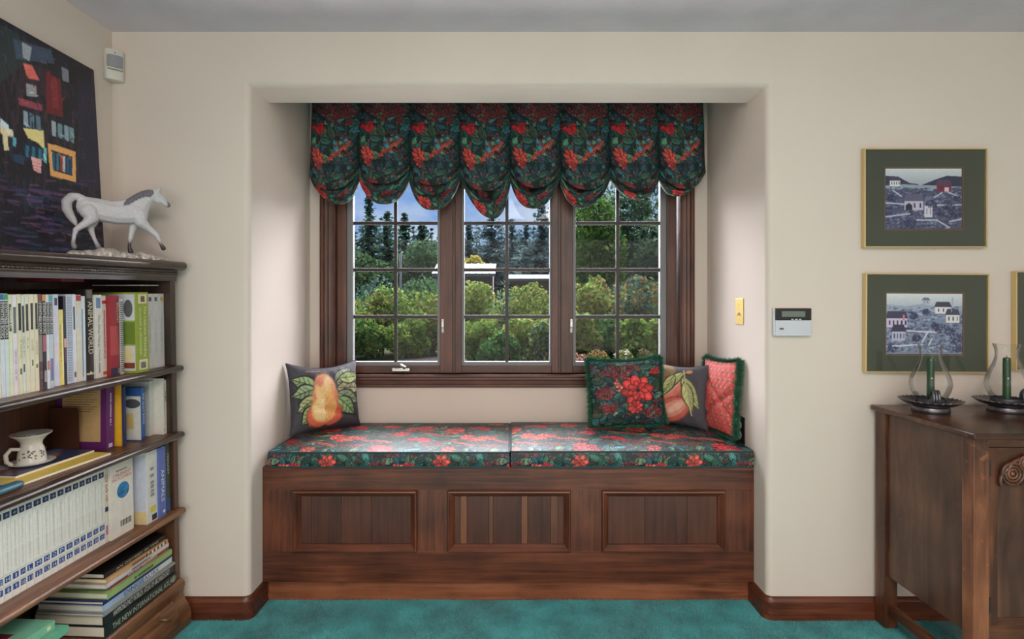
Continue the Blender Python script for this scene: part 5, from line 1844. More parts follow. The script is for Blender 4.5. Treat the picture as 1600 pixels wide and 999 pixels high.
# ------------------------------------------------------------------ painting leaning on the left wall
PY1, PY0 = 2.205, 1.26
ZPB, ZPT = 1.4745, 2.224
XPB, XPT = -1.586, -1.630
cvp = Canvas(620, 480, (24, 23, 34))           # x: distance from the near edge, y down
pw, phh = PY1 - PY0, ZPT - ZPB


def pt(x, y):
    """photo point -> canvas point on the leaning picture plane"""
    nx_, nz_ = (ZPT - ZPB), -(XPT - XPB)
    dx, dz = (x - VX) / F, (VY - y) / F
    t = ((XPB - 0) * nx_ + (ZPB - EYE) * nz_) / (dx * nx_ + dz * nz_)
    yy, zz = t, EYE + dz * t
    return ((yy - PY0) / pw * 620, (ZPT - zz) / phh * 480)


def pp(pts, col, al=1.0):
    cvp.poly([pt(*q) for q in pts], col, al)


rq = random.Random(12)
for k in range(420):       # broad dark brush strokes
    x, y = rq.random() * 620, rq.random() * 480
    lowr = y > 330
    cl = rq.choice([(38, 42, 76), (58, 44, 80), (34, 58, 94), (84, 54, 88), (30, 36, 58), (44, 70, 106)] if lowr else [(26, 26, 38), (44, 44, 60), (38, 48, 66), (52, 38, 52), (70, 46, 56)])
    a = rq.uniform(-.12, .12) if lowr else rq.uniform(1.2, 1.9)
    L = rq.uniform(20, 70)
    cvp.line(x, y, x + L * math.cos(a), y + L * math.sin(a), rq.uniform(3, 9), cl, .7)
pp([(0, 38), (30, 54), (38, 100), (0, 130)], (40, 54, 56), .8)
pp([(20, 60), (80, 78), (85, 100), (25, 92)], (66, 84, 108), .8)
pp([(34, 66), (50, 74), (46, 96), (36, 90)], (150, 158, 168))
pp([(36, 98), (50, 102), (62, 126), (42, 122)], (214, 104, 96))
pp([(30, 96), (76, 108), (78, 150), (30, 148)], (70, 40, 52), .5)
pp([(36, 98), (50, 102), (62, 126), (42, 122)], (214, 104, 96))
pp([(40, 130), (56, 134), (58, 152), (42, 150)], (170, 176, 180), .8)
pp([(72, 112), (94, 124), (99, 184), (72, 176)], (104, 30, 38))
pp([(80, 122), (90, 128), (92, 170), (82, 168)], (140, 52, 56), .6)
pp([(96, 104), (110, 112), (110, 130), (98, 126)], (128, 134, 150), .9)
pp([(28, 152), (66, 164), (66, 174), (30, 164)], (140, 62, 78))
pp([(106, 92), (142, 112), (145, 150), (108, 130)], (20, 19, 28))
pp([(0, 192), (20, 204), (22, 214), (12, 214), (14, 236), (6, 234), (4, 210), (0, 208)], (222, 206, 168))
pp([(0, 184), (14, 196), (14, 204), (0, 196)], (196, 216, 230))
pp([(20, 214), (26, 216), (25, 230), (20, 228)], (90, 160, 176))
pp([(36, 200), (68, 204), (70, 236), (60, 224), (44, 216)], (226, 208, 140))
for x0 in (36, 46, 56, 80, 90, 100, 108):
    yy = 172 + (x0 - 36) * .36
    pp([(x0, yy), (x0 + 7, yy + 3), (x0 + 8, yy + 26), (x0 + 1, yy + 23)], rq.choice([(120, 160, 170), (150, 176, 190), (96, 130, 150), (170, 190, 198)]), .85)
pp([(36, 222), (68, 232), (72, 256), (38, 246)], (22, 40, 62))
for x0 in (40, 50, 60):
    pp([(x0, 226 + (x0 - 40) * .3), (x0 + 5, 228 + (x0 - 40) * .3), (x0 + 5, 246 + (x0 - 40) * .3), (x0, 244 + (x0 - 40) * .3)], (44, 110, 136))
pp([(68, 230), (73, 232), (73, 256), (68, 252)], (110, 180, 184))
pp([(48, 244), (64, 250), (65, 271), (53, 267)], (236, 172, 172))
for yy in (252, 257, 262):
    pp([(51, yy), (63, yy + 4), (63, yy + 5.5), (51, yy + 1.5)], (190, 96, 104), .8)
pp([(74, 223), (118, 237), (119, 285), (79, 275)], (222, 162, 98))
pp([(80, 234), (113, 245), (113, 275), (84, 267)], (28, 36, 54))
for x0, cl in ((82, (32, 96, 130)), (88, (60, 120, 150)), (94, (160, 60, 50)), (98, (200, 206, 210)), (104, (34, 100, 134)), (109, (24, 70, 100))):
    pp([(x0, 238 + (x0 - 82) * .3), (x0 + 4, 239 + (x0 - 82) * .3), (x0 + 4, 266 + (x0 - 82) * .25), (x0, 264 + (x0 - 82) * .25)], cl, .9)
pp([(20, 240), (38, 244), (38, 258), (22, 252)], (30, 62, 92))
pp([(120, 120), (146, 132), (164, 300), (126, 290)], (34, 36, 62), .6)
for k in range(70):
    x0, y0 = rq.uniform(0, 140), rq.uniform(282, 390)
    cvp.line(*pt(x0, y0), *pt(x0 + rq.uniform(12, 34), y0 + rq.uniform(0, 6)), rq.uniform(2, 5), rq.choice([(110, 66, 104), (56, 84, 124), (84, 56, 110), (36, 70, 104), (120, 80, 112)]), .6)
for k in range(260):       # short impasto dabs over the whole picture
    x, y = 280 + rq.random() * 340, rq.random() * 470
    xi, yi = int(min(619, x)), int(y)
    bc = cvp.a[yi, xi] * rq.uniform(.7, 1.5) + rq.uniform(0, 14)
    a = rq.uniform(-1.8, 1.8)
    L = rq.uniform(5, 16)
    cvp.line(x, y, x + L * math.cos(a), y + L * math.sin(a), rq.uniform(1.5, 4), tuple(bc), .8)
cvp.a[:] = cvp.a * 1.12 + 4
cvp.speckle(.18)
paint = thing('canvas_painting', (XPB, 1.7, ZPB), 'large dark unframed canvas of a lit street at dusk leaning behind the horse', 'painting')
G_v, G_u = np.meshgrid(np.linspace(0, 1, 230), np.linspace(0, 1, 300), indexing='ij')
Xp = XPT + (XPB - XPT) * G_v
link('painted_face', grid_mesh('painted_face', np.stack([Xp, PY0 + pw * G_u, ZPT - phh * G_v], -1), cvp.sample(G_u, G_v), flip=True), mat('oil_paint', rough=.45, attr=True, bump=.5, bscale=120), paint)
MB().prism([(XPB - .0006, ZPB), (XPT - .0006, ZPT), (XPT - .022, ZPT - .002), (XPB - .022, ZPB - .0005)], 'y', PY0, PY1).build('canvas_frame', colm((30, 28, 38)), paint)

# ------------------------------------------------------------------ horse figurine
HO, HH = Vector((-1.446, 2.102)), Vector((.65, .76)).normalized()
HN = Vector((HH.y, -HH.x))     # towards the viewer


def hp(cx, cy, off=0.0):
    x, y = 80 + cx / 6.66, 270 + cy / 6.66
    dx, dz = (x - VX) / F, (VY - y) / F
    O = HO + HN * off
    t = (HN.x * O.x + HN.y * O.y) / (HN.x * dx + HN.y)
    return Vector((dx * t, t, EYE + dz * t))


bmh = bmesh.new()


def capsule(p0, r0, p1, r1, flat=1.0):
    tb = bmesh.new()
    for p, r in ((p0, r0), (p1, r1)):
        ret = bmesh.ops.create_icosphere(tb, subdivisions=2, radius=r, matrix=Matrix.Translation(p))
        if flat != 1.0:
            for v in ret['verts']:
                w = (v.co - p)
                k = w.x * HN.x + w.y * HN.y
                v.co -= Vector((HN.x, HN.y, 0)) * k * (1 - flat)
    for f in list(tb.faces):
        tb.faces.remove(f)
    for ed in list(tb.edges):
        tb.edges.remove(ed)
    hull = bmesh.ops.convex_hull(tb, input=list(tb.verts), use_existing_faces=False)
    bmesh.ops.delete(tb, geom=[v for v in tb.verts if not v.link_faces], context='VERTS')
    tm = bpy.data.meshes.new('t')
    tb.to_mesh(tm)
    tb.free()
    bmh.from_mesh(tm)
    bpy.data.meshes.remove(tm)


def chain(pts, off=0.0, flat=1.0):
    for a, b in zip(pts[:-1], pts[1:]):
        capsule(hp(a[0], a[1], a[3] if len(a) > 3 else off), a[2], hp(b[0], b[1], b[3] if len(b) > 3 else off), b[2], flat)


chain([(385, 365, .037), (460, 385, .040), (560, 410, .0385), (680, 430, .039), (800, 425, .0415), (890, 425, .040)], 0, .82)
chain([(360, 330, .028), (480, 345, .028), (620, 365, .024), (780, 350, .024), (880, 340, .026)], 0, .8)
chain([(890, 390, .040), (935, 320, .032), (1000, 258, .0245), (1062, 225, .0195)], 0, .7)
chain([(1072, 226, .0195), (1118, 258, .0158), (1170, 302, .0122), (1214, 338, .0098)], 0, .78)
chain([(1068, 262, .0150), (1118, 288, .0100)], 0, .7)
chain([(1104, 200, .0060, .006), (1130, 158, .0028, .007)])
chain([(1124, 204, .0060, -.006), (1156, 164, .0028, -.007)])
# hind legs (near, far)
chain([(390, 400, .030, .012), (425, 470, .021, .017), (370, 520, .0145, .018), (300, 565, .0108, .018), (258, 592, .0095, .018), (240, 650, .0066, .018), (230, 715, .0062, .018), (228, 735, .0074, .018), (240, 772, .0085, .018)])
chain([(430, 430, .027, -.012), (430, 520, .016, -.017), (408, 560, .0118, -.018), (420, 615, .0092, -.018), (445, 680, .0064, -.018), (468, 730, .0066, -.018), (488, 768, .0088, -.018)])
# fore legs
chain([(880, 470, .026, -.012), (850, 560, .0145, -.016), (835, 625, .0100, -.016), (825, 680, .0088, -.016), (815, 750, .0060, -.016), (815, 785, .0068, -.016), (828, 822, .0092, -.016)])
chain([(910, 440, .028, .012), (930, 515, .021, .016), (1000, 568, .0135, .017), (1095, 650, .0098, .017), (1125, 710, .0068, .017), (1148, 755, .0066, .017), (1168, 788, .0090, .017)])
chain([(345, 275, .011), (280, 248, .0125), (210, 250, .0145), (160, 300, .0155), (165, 380, .0155), (200, 450, .0135), (235, 500, .0105), (262, 550, .0035)])
mh = bpy.data.meshes.new('horse_tmp')
bmh.to_mesh(mh)
bmh.free()
oh = bpy.data.objects.new('horse_tmp', mh)
COL.objects.link(oh)
rm = oh.modifiers.new('r', 'REMESH')
rm.mode = 'VOXEL'
rm.voxel_size = .0018
smo = oh.modifiers.new('s', 'SMOOTH')
smo.factor = .5
smo.iterations = 4
dg = bpy.context.evaluated_depsgraph_get()
mbody = bpy.data.meshes.new_from_object(oh.evaluated_get(dg))
bpy.data.objects.remove(oh, do_unlink=True)
mbody.materials.clear()
nvh = len(mbody.vertices)
co = np.empty(nvh * 3, np.float32)
mbody.vertices.foreach_get('co', co)
co = co.reshape(-1, 3)
al = (co[:, 0] - HO.x) * HH.x + (co[:, 1] - HO.y) * HH.y
zf = hp(500, 800).z
hz = co[:, 2] - zf
base = np.array([lin(206), lin(203), lin(206)])
dark = np.array([lin(62), lin(54), lin(56)])
a_fore = (hp(780, 700).xy - HO).dot(HH)
kd = np.clip((.050 - hz) / .022, 0, 1) * np.where(al > a_fore, 1.0, .55)
kd = np.where((al < a_fore), kd * np.clip((.035 - hz) / .02, 0, 1), kd)
a_muz = (hp(1190, 320).xy - HO).dot(HH)
kd = np.maximum(kd, np.clip((al - a_muz) / .008, 0, 1) * (hz > .1) * .8)
a_tail = (hp(250, 400).xy - HO).dot(HH)
tl = np.clip((a_tail - al) / .02, 0, 1) * (hz > .07)
mott = 1 + .05 * np.sin(co[:, 0] * 210 + 3 * np.sin(co[:, 2] * 170)) * np.sin(co[:, 1] * 190 + 2 * np.sin(co[:, 0] * 130))
colh = base[None] * mott[:, None] * (1 - .25 * tl[:, None])
colh = colh * (1 - kd[:, None]) + dark * kd[:, None]
set_col(mbody, colh)
mbody.polygons.foreach_set('use_smooth', [True] * len(mbody.polygons))
hc = hp(640, 850)
horse = thing('horse_figurine', (hc.x, hc.y, 1.478), 'grey walking horse figurine on a silver rocky base atop the bookcase', 'figurine')
link('horse_body', mbody, mat('glazed_resin', rough=.42, attr=True, bump=.15, bscale=150), horse)
# mane of overlapping locks along the crest
mm_ = MB()
crest = [(770, 300), (830, 265), (890, 228), (950, 200), (1005, 188), (1048, 190)]
for i in range(26):
    f = i / 25 * (len(crest) - 1)
    k = min(int(f), len(crest) - 2)
    g = f - k
    x = crest[k][0] * (1 - g) + crest[k + 1][0] * g
    y = crest[k][1] * (1 - g) + crest[k + 1][1] * g
    dn = 52 + 14 * math.sin(i * 1.9)
    mm_.tube([hp(x + 6, y - 3, .004), hp(x + 2, y + dn * .45, .017), hp(x - 16, y + dn, .020)], [.0042, .0058, .0016], 6)
    mm_.tube([hp(x + 6, y - 3, -.002), hp(x - 8, y + 8, -.010), hp(x - 20, y + dn * .7, -.016)], [.0042, .0052, .0016], 6)
tag(mm_.build('mane', mat('grey_mane', c3(118, 116, 124), .5), horse, smooth=60), kind='stuff')
for s_ in (-1, 1):
    p = hp(1135, 240, .0085 * s_)
    MB().lathe([(0, -.002), (.002, 0), (0, .002)], 10).xform(Matrix.Translation(p)).build('eye', mat('black_gloss', c3(18, 16, 18), .2), horse, smooth=80)
# rocky base
nb = 90
ns = 26
sA, sC = np.meshgrid(np.linspace(0, 1, nb), np.linspace(0, 2 * PI, ns, endpoint=False), indexing='ij')
p0, p1 = hp(150, 860), hp(1215, 890)
wrad = .030 * (np.clip(np.sin(PI * np.clip(sA * .985 + .008, 0, 1)), 0, 1) ** .35) * (1 + .18 * np.sin(sA * 23) + .1 * np.sin(sA * 51))
hgt = .016 + .003 * np.sin(sA * 17 + 1) + .006 * np.exp(-((sA - .30) / .12) ** 2) - .003 * (sA > .75)
hgt = hgt * np.clip(np.sin(PI * np.clip(sA, .001, .999)), 0, 1) ** .3
ca_, sa_ = np.cos(sC), np.sin(sC)
rough_ = 1 + .16 * np.sin(sA * 90 + sC * 3) * np.sin(sC * 5 + sA * 40)
Xb = p0.x + (p1.x - p0.x) * sA + HN.x * wrad * ca_ * rough_
Yb = p0.y + (p1.y - p0.y) * sA + HN.y * wrad * ca_ * rough_
zb0 = 1.476
Zb = np.maximum(zb0 - .001, zb0 + .004 + (p1.z - p1.z) * sA + hgt * 1.5 * sa_ * rough_)
link('rock_base', grid_mesh('rock_base', np.stack([Xb, Yb, Zb], -1), closed_u=True), mat('silvered_rock', c3(206, 198, 190), .35, metal=.2, noise=.45, nscale=80, bump=1.0, bscale=120), horse)

# ------------------------------------------------------------------ motion sensor in the room corner
ms = thing('motion_sensor', (XW + .03, D - .03, 2.26), 'white motion sensor mounted in the upper left room corner', 'sensor')
Msn = Matrix.Translation((XW + .028, D - .028, 2.285)) @ Matrix.Rotation(math.radians(45), 4, 'Z')   # local -y looks into the room
M_wp = mat('white_plastic', c3(214, 210, 200), .4)
MB().prism([(-.036, .030), (-.036, .0), (-.030, -.016), (-.020, -.022), (.020, -.022), (.030, -.016), (.036, .0), (.036, .030)], 'z', -.062, .062).xform(Msn).build('housing', M_wp, ms, smooth=30, bevel=.003)
MB().prism([(-.029, -.016), (-.02, -.027), (0, -.031), (.02, -.027), (.029, -.016)], 'z', -.012, .036).xform(Msn).build('lens', mat('grey_lens', c3(150, 152, 156), .3), ms, smooth=40)
MB().box(-.026, .026, -.0265, -.02, -.024, -.019).xform(Msn).build('seam', colm((150, 146, 138)), ms)
MB().lathe([(0, -.003), (.003, 0), (0, .003)], 10).xform(Msn @ Matrix.Translation((0, -.0225, .048))).build('indicator', colm((60, 56, 54)), ms)

# ================================================================== RIGHT SIDE
M_gold = mat('gold_frame_metal', c3(222, 196, 142), .42, metal=.6)
M_matb = mat('green_mat_board', c3(74, 80, 66), .9)
M_bevel = mat('wine_mat_line', c3(140, 92, 76), .7)
M_pglass = glass_mat('picture_glass', (1, 1, 1, 1), 1.33, gloss=.9)
BL = [(60, 64, 92), (44, 48, 76), (84, 90, 120), (110, 118, 146)]


def toile(seed, kind):
    cv = Canvas(250, 200, (120, 128, 152))
    r = random.Random(seed)
    for y in range(200):
        f = y / 200
        cv.a[y, :] = (206 - 60 * min(1, f * 2.4), 214 - 60 * min(1, f * 2.4), 216 - 44 * min(1, f * 2.4))

    def hill(pts, col):
        cv.poly([(0, 200)] + pts + [(250, 200)], col)
    if kind == 1:
        hill([(0, 24), (40, 26), (80, 48), (110, 52), (0, 90)], (62, 66, 92))
        hill([(120, 54), (170, 34), (200, 24), (250, 26)], (60, 64, 90))
        hill([(0, 56), (60, 52), (160, 56), (250, 60)], (150, 166, 178))
        hill([(0, 66), (40, 70), (80, 64), (150, 74), (250, 60)], (86, 92, 120))
    else:
        hill([(0, 36), (60, 42), (120, 34), (180, 46), (250, 40)], (150, 164, 182))
        hill([(0, 60), (80, 52), (150, 62), (250, 58)], (124, 138, 162))
    for k in range(900):
        x, y = r.random() * 250, (62 if kind == 1 else 44) + r.random() ** .9 * 150
        q = r.choice(BL + [(136, 146, 172), (160, 168, 186)] + ([(176, 186, 204)] if kind == 2 else []))
        cv.ell(x, y, r.uniform(2, 7), r.uniform(1, 3.4), q, r.uniform(-.5, .3), .6, 1.5)

    def house(x, y, w, h, wall, roof, n=3):
        cv.poly([(x, y), (x + w, y), (x + w, y - h), (x, y - h)], wall)
        cv.poly([(x - 3, y - h), (x + w + 3, y - h), (x + w - 4, y - h * 1.75), (x + 4, y - h * 1.75)], roof)
        for i in range(n):
            xx = x + w * (i + .6) / (n + .2)
            cv.poly([(xx, y - h * .25), (xx + w * .08, y - h * .25), (xx + w * .08, y - h * .75), (xx, y - h * .75)], (58, 60, 88))
    LTW, RF = (206, 204, 214), (66, 66, 92)
    if kind == 1:
        house(14, 58, 34, 18, (226, 228, 226), (76, 78, 102), 4)
        house(168, 76, 48, 22, (124, 52, 74), (96, 78, 104), 2)
        cv.poly([(194, 76), (208, 76), (208, 62), (194, 62)], (214, 190, 204))
        house(62, 138, 62, 30, (188, 186, 204), (104, 104, 128), 3)
        cv.poly([(66, 138), (88, 138), (88, 122), (77, 114), (66, 122)], (52, 52, 76))
        house(128, 162, 26, 40, (204, 204, 216), (120, 120, 146), 2)
        for p in (((0, 114), (60, 118)), ((0, 160), (80, 150)), ((160, 122), (250, 120)), ((104, 170), (170, 172)), ((170, 172), (210, 196)), ((160, 96), (186, 80)), ((204, 78), (250, 96)), ((24, 72), (52, 92)), ((210, 176), (250, 168))):
            cv.line(*p[0], *p[1], 5, (196, 200, 212), .85)
        tr = ((20, 100, 16), (150, 118, 18), (210, 130, 20), (230, 150, 18), (80, 182, 18), (10, 140, 16), (236, 100, 12), (180, 150, 12))
    else:
        house(0, 112, 68, 30, (196, 186, 206), RF, 5)
        cv.poly([(54, 70), (60, 70), (60, 88), (54, 88)], (196, 120, 146))
        cv.poly([(14, 124), (86, 116), (74, 112), (24, 112)], (62, 56, 84))
        house(18, 156, 44, 30, (176, 178, 200), (62, 56, 84), 4)
        house(160, 66, 52, 22, (222, 222, 226), RF, 3)
        house(196, 96, 44, 26, (226, 220, 214), (70, 72, 96), 3)
        house(118, 34, 24, 12, (170, 176, 192), (110, 116, 140), 2)
        cv.line(214, 60, 218, 14, 3, (150, 160, 180))
        for p in (((70, 124), (180, 128)), ((136, 128), (118, 160)), ((0, 176), (120, 168)), ((150, 150), (140, 170))):
            cv.line(*p[0], *p[1], 5, (208, 214, 226), .85)
        tr = ((90, 74, 14), (180, 116, 22), (210, 124, 18), (230, 148, 22), (160, 108, 14), (20, 180, 18), (100, 148, 14), (236, 180, 18), (130, 60, 12))
    for x, y, s in tr:
        for k in range(60):
            a, q = r.random() * 6.28, s * math.sqrt(r.random())
            cv.ell(x + math.cos(a) * q, y + math.sin(a) * q * .75, 3, 2.2, r.choice([(52, 56, 86), (66, 72, 104), (84, 92, 124), (46, 46, 72)]), a, .75)
    m_ = cv.a.mean()
    cv.a[:] = np.clip((cv.a - m_) * 1.25 + m_ + (16 if kind == 2 else 4), 20, 245)
    cv.speckle(.12)
    return cv


def picture(x0, x1, y0, y1, px0, px1, py0, py1, cv, label, tilt=0.0):
    yf = D - .026
    X0, X1, Z1, Z0 = PX(x0, yf), PX(x1, yf), PZ(y0, yf), PZ(y1, yf)
    cx, cz = (X0 + X1) / 2, (Z0 + Z1) / 2
    hw, hh = (X1 - X0) / 2, (Z1 - Z0) / 2
    M = Matrix.Translation((cx, D, cz)) @ Matrix.Rotation(tilt, 4, 'Y')
    t = thing('framed_picture', label=label, cat='picture', group='framed village prints', M=M)
    fw = .0052
    dpt = .026
    for a in (((-hw, -hh), (hw, -hh), (hw - fw, -hh + fw), (-hw + fw, -hh + fw)), ((hw, -hh), (hw, hh), (hw - fw, hh - fw), (hw - fw, -hh + fw)),
              ((hw, hh), (-hw, hh), (-hw + fw, hh - fw), (hw - fw, hh - fw)), ((-hw, hh), (-hw, -hh), (-hw + fw, -hh + fw), (-hw + fw, hh - fw))):
        MB().prism(list(a), 'y', -dpt, -.001).build('frame_bar', M_gold, t, local=True, bevel=.001)
    B(-hw + fw, hw - fw, -.012, -.002, -hh + fw, hh - fw).build('backing', M_matb, t, local=True)
    qx0, qx1, qz1, qz0 = PX(px0, yf) - cx, PX(px1, yf) - cx, PZ(py0, yf) - cz, PZ(py1, yf) - cz
    # mat board with window
    ym = -.0165
    vs = [(-hw + fw, ym, -hh + fw), (hw - fw, ym, -hh + fw), (hw - fw, ym, hh - fw), (-hw + fw, ym, hh - fw),
          (qx0 - .006, ym, qz0 - .006), (qx1 + .006, ym, qz0 - .006), (qx1 + .006, ym, qz1 + .006), (qx0 - .006, ym, qz1 + .006)]
    v2 = [(p[0], ym + .0035, p[2]) for p in vs]
    f = [(0, 1, 5, 4), (1, 2, 6, 5), (2, 3, 7, 6), (3, 0, 4, 7)]
    MB().add(vs + v2, f + [(4 + i, 4 + (i + 1) % 4, 12 + (i + 1) % 4, 12 + i) for i in range(4)] + [(i, (i + 1) % 4, 8 + (i + 1) % 4, 8 + i) for i in range(4)]).build('mat_board', M_matb, t, local=True)
    for a in (((qx0 - .006, qz0 - .006), (qx1 + .006, qz0 - .006), (qx1 + .003, qz0 - .003), (qx0 - .003, qz0 - .003)), ((qx1 + .006, qz0 - .006), (qx1 + .006, qz1 + .006), (qx1 + .003, qz1 + .003), (qx1 + .003, qz0 - .003)),
              ((qx1 + .006, qz1 + .006), (qx0 - .006, qz1 + .006), (qx0 - .003, qz1 + .003), (qx1 + .003, qz1 + .003)), ((qx0 - .006, qz1 + .006), (qx0 - .006, qz0 - .006), (qx0 - .003, qz0 - .003), (qx0 - .003, qz1 + .003))):
        MB().prism(list(a), 'y', -.0155, -.012).build('mat_liner', M_bevel, t, local=True)
    gv, gu = np.meshgrid(np.linspace(0, 1, 150), np.linspace(0, 1, 190), indexing='ij')
    link('print', grid_mesh('print', np.stack([qx0 + (qx1 - qx0) * gu, np.full_like(gu, -.0128), qz1 + (qz0 - qz1) * gv], -1), cv.sample(gu, gv)), mat('paper_print', rough=.6, attr=True), t, local=True)
    B(-hw + fw, hw - fw, -.0205, -.0195, -hh + fw, hh - fw).build('glazing', M_pglass, t, local=True)
    return t


picture(1351, 1543.5, 231.5, 387, 1387, 1506.5, 262.5, 357, toile(1, 1), 'upper gold-framed village print with a red barn')
picture(1353, 1546, 427.5, 583, 1388.5, 1507.5, 459, 554, toile(2, 2), 'lower gold-framed village print behind the glass hurricane lamp', tilt=.006)
picture(1588, 1786, 424, 580, 1624, 1744, 456, 551, toile(5, 2), 'gold-framed village print cut off by the right edge')

# alarm keypad
kp_ = thing('alarm_keypad', (PX(1238, D), D, PZ(526, D)), 'white alarm keypad with a black display on the wall right of the alcove', 'keypad')
yk = D - .026
kx0, kx1, kz0, kz1 = PX(1212, yk), PX(1268, yk), PZ(525.5, yk), PZ(482, yk)
M_kw = mat('keypad_white', c3(206, 208, 216), .4)
B(kx0 - .004, kx1 + .001, yk + .006, D, kz0, kz1).build('back_box', M_kw, kp_, bevel=.003)
zmid = PZ(500.5, yk)
B(kx0, kx1, yk, yk + .008, kz0 + .001, zmid - .0006).build('flip_cover', M_kw, kp_, bevel=.002)
B(kx0, kx1, yk, yk + .008, zmid + .0002, kz1).build('display_bezel', colm((28, 26, 24)), kp_, bevel=.002)
B(PX(1221.5, yk), PX(1258, yk), yk - .001, yk + .002, PZ(495.5, yk), PZ(486.5, yk)).build('display', mat('lcd_grey', c3(112, 122, 114), .25), kp_)
for x in (1238, 1244, 1250):
    B(PX(x - 1.8, yk), PX(x + 1.8, yk), yk - .002, yk + .002, PZ(500.3, yk), PZ(498.6, yk)).build('key', colm((196, 200, 204)), kp_)
B(PX(1218, yk), PX(1224.5, yk), yk - .0008, yk + .001, PZ(515.5, yk), PZ(512.5, yk)).build('badge', colm((96, 98, 98)), kp_)
for y in (489, 519):
    MB().lathe([(0, 0), (.004, 0), (.004, .003), (0, .004)], 10).xform(Matrix.Translation((PX(1269, yk), yk + .012, PZ(y, yk))) @ Matrix.Rotation(PI / 2, 4, 'Y')).build('hinge_pin', M_brass, kp_)

# ------------------------------------------------------------------ sideboard
W_SB = [c3(*q) for q in ((44, 23, 14), (82, 46, 29), (128, 80, 50))]
M_sbz = wood('sideboard_upright', *W_SB, axis='z', rough=.36, wear=.2, fine=18)
M_sbx = wood('sideboard_along', *W_SB, axis='x', rough=.3, wear=.15, fine=18)
M_sby = wood('sideboard_deep', *W_SB, axis='y', rough=.36, wear=.15, fine=18)
M_sbp = wood('sideboard_panel', c3(46, 28, 20), c3(80, 51, 37), c3(116, 78, 57), axis='z', rough=.4, fine=9, wear=.08)
M_sbpost = wood('sideboard_post', c3(70, 40, 27), c3(124, 74, 50), c3(166, 106, 70), axis='z', rough=.4, fine=14, wear=.3)
sbd = thing('sideboard', (2.1, 2.08, 0), 'dark carved wooden sideboard carrying two glass hurricane lamps', 'sideboard')
SX0, SX1, SY0, SY1 = 1.503, 2.70, 1.827, 2.318
ZTB = .872


def sp_(mb, name, m, **k):
    return mb.build(name, m, sbd, **k)


sp_(MB().prism([(SX0 - .018, .893), (SX1 + .018, .893), (SX1 + .018, .876), (SX1 + .012, .871), (SX0 - .012, .871), (SX0 - .018, .876)], 'y', SY0 - .024, SY1 + .004), 'top_board', M_sbx, bevel=.004)
LG_ = .052
for x in (SX0, SX1 - LG_):
    sp_(B(x, x + LG_, SY1 - .058, SY1, .006, ZTB), 'back_leg', M_sbz, bevel=.004)
    sp_(B(x, x + LG_, SY0, SY0 + .048, .006, ZTB), 'front_leg', M_sbpost, bevel=.004)
    sp_(B(x + .012, x + .040, SY0 + .048, SY1 - .058, .217, ZTB), 'side_panel', M_sbp)
    sp_(B(x + .014, x + .040, SY0 + .048, SY1 - .058, .062, .098), 'stretcher', M_sby, bevel=.003)
sp_(B(SX0 + .02, SX1 - .02, SY1 - .03, SY1 - .02, .217, ZTB), 'back_board', M_sbz)
sp_(B(SX0 + .02, SX1 - .02, SY0 + .02, SY1 - .02, .217, .232), 'floor_board', M_sbx)
sp_(B(SX0 + LG_, SX1 - LG_, SY0 + .004, SY0 + .026, .842, ZTB), 'top_rail', M_sbx, bevel=.002)
sp_(B(SX0 + LG_, SX1 - LG_, SY0 + .004, SY0 + .026, .217, .262), 'bottom_rail', M_sbx, bevel=.002)
# two doors meeting in the middle, each with applied carving
ds = [(SX0 + LG_ + .0015, SX0 + LG_ + .2885, 1), ((SX1 - LG_ - .2885), SX1 - LG_ - .0015, -1)]
midx = (SX0 + SX1) / 2
sp_(B(SX0 + LG_ + .29, SX1 - LG_ - .29, SY0 + .004, SY0 + .026, .262, .842), 'centre_panel', M_sbp)


M_sbcarve = wood('sideboard_carving', c3(60, 36, 26), c3(104, 66, 48), c3(146, 100, 74), axis='z', rough=.35, fine=30)


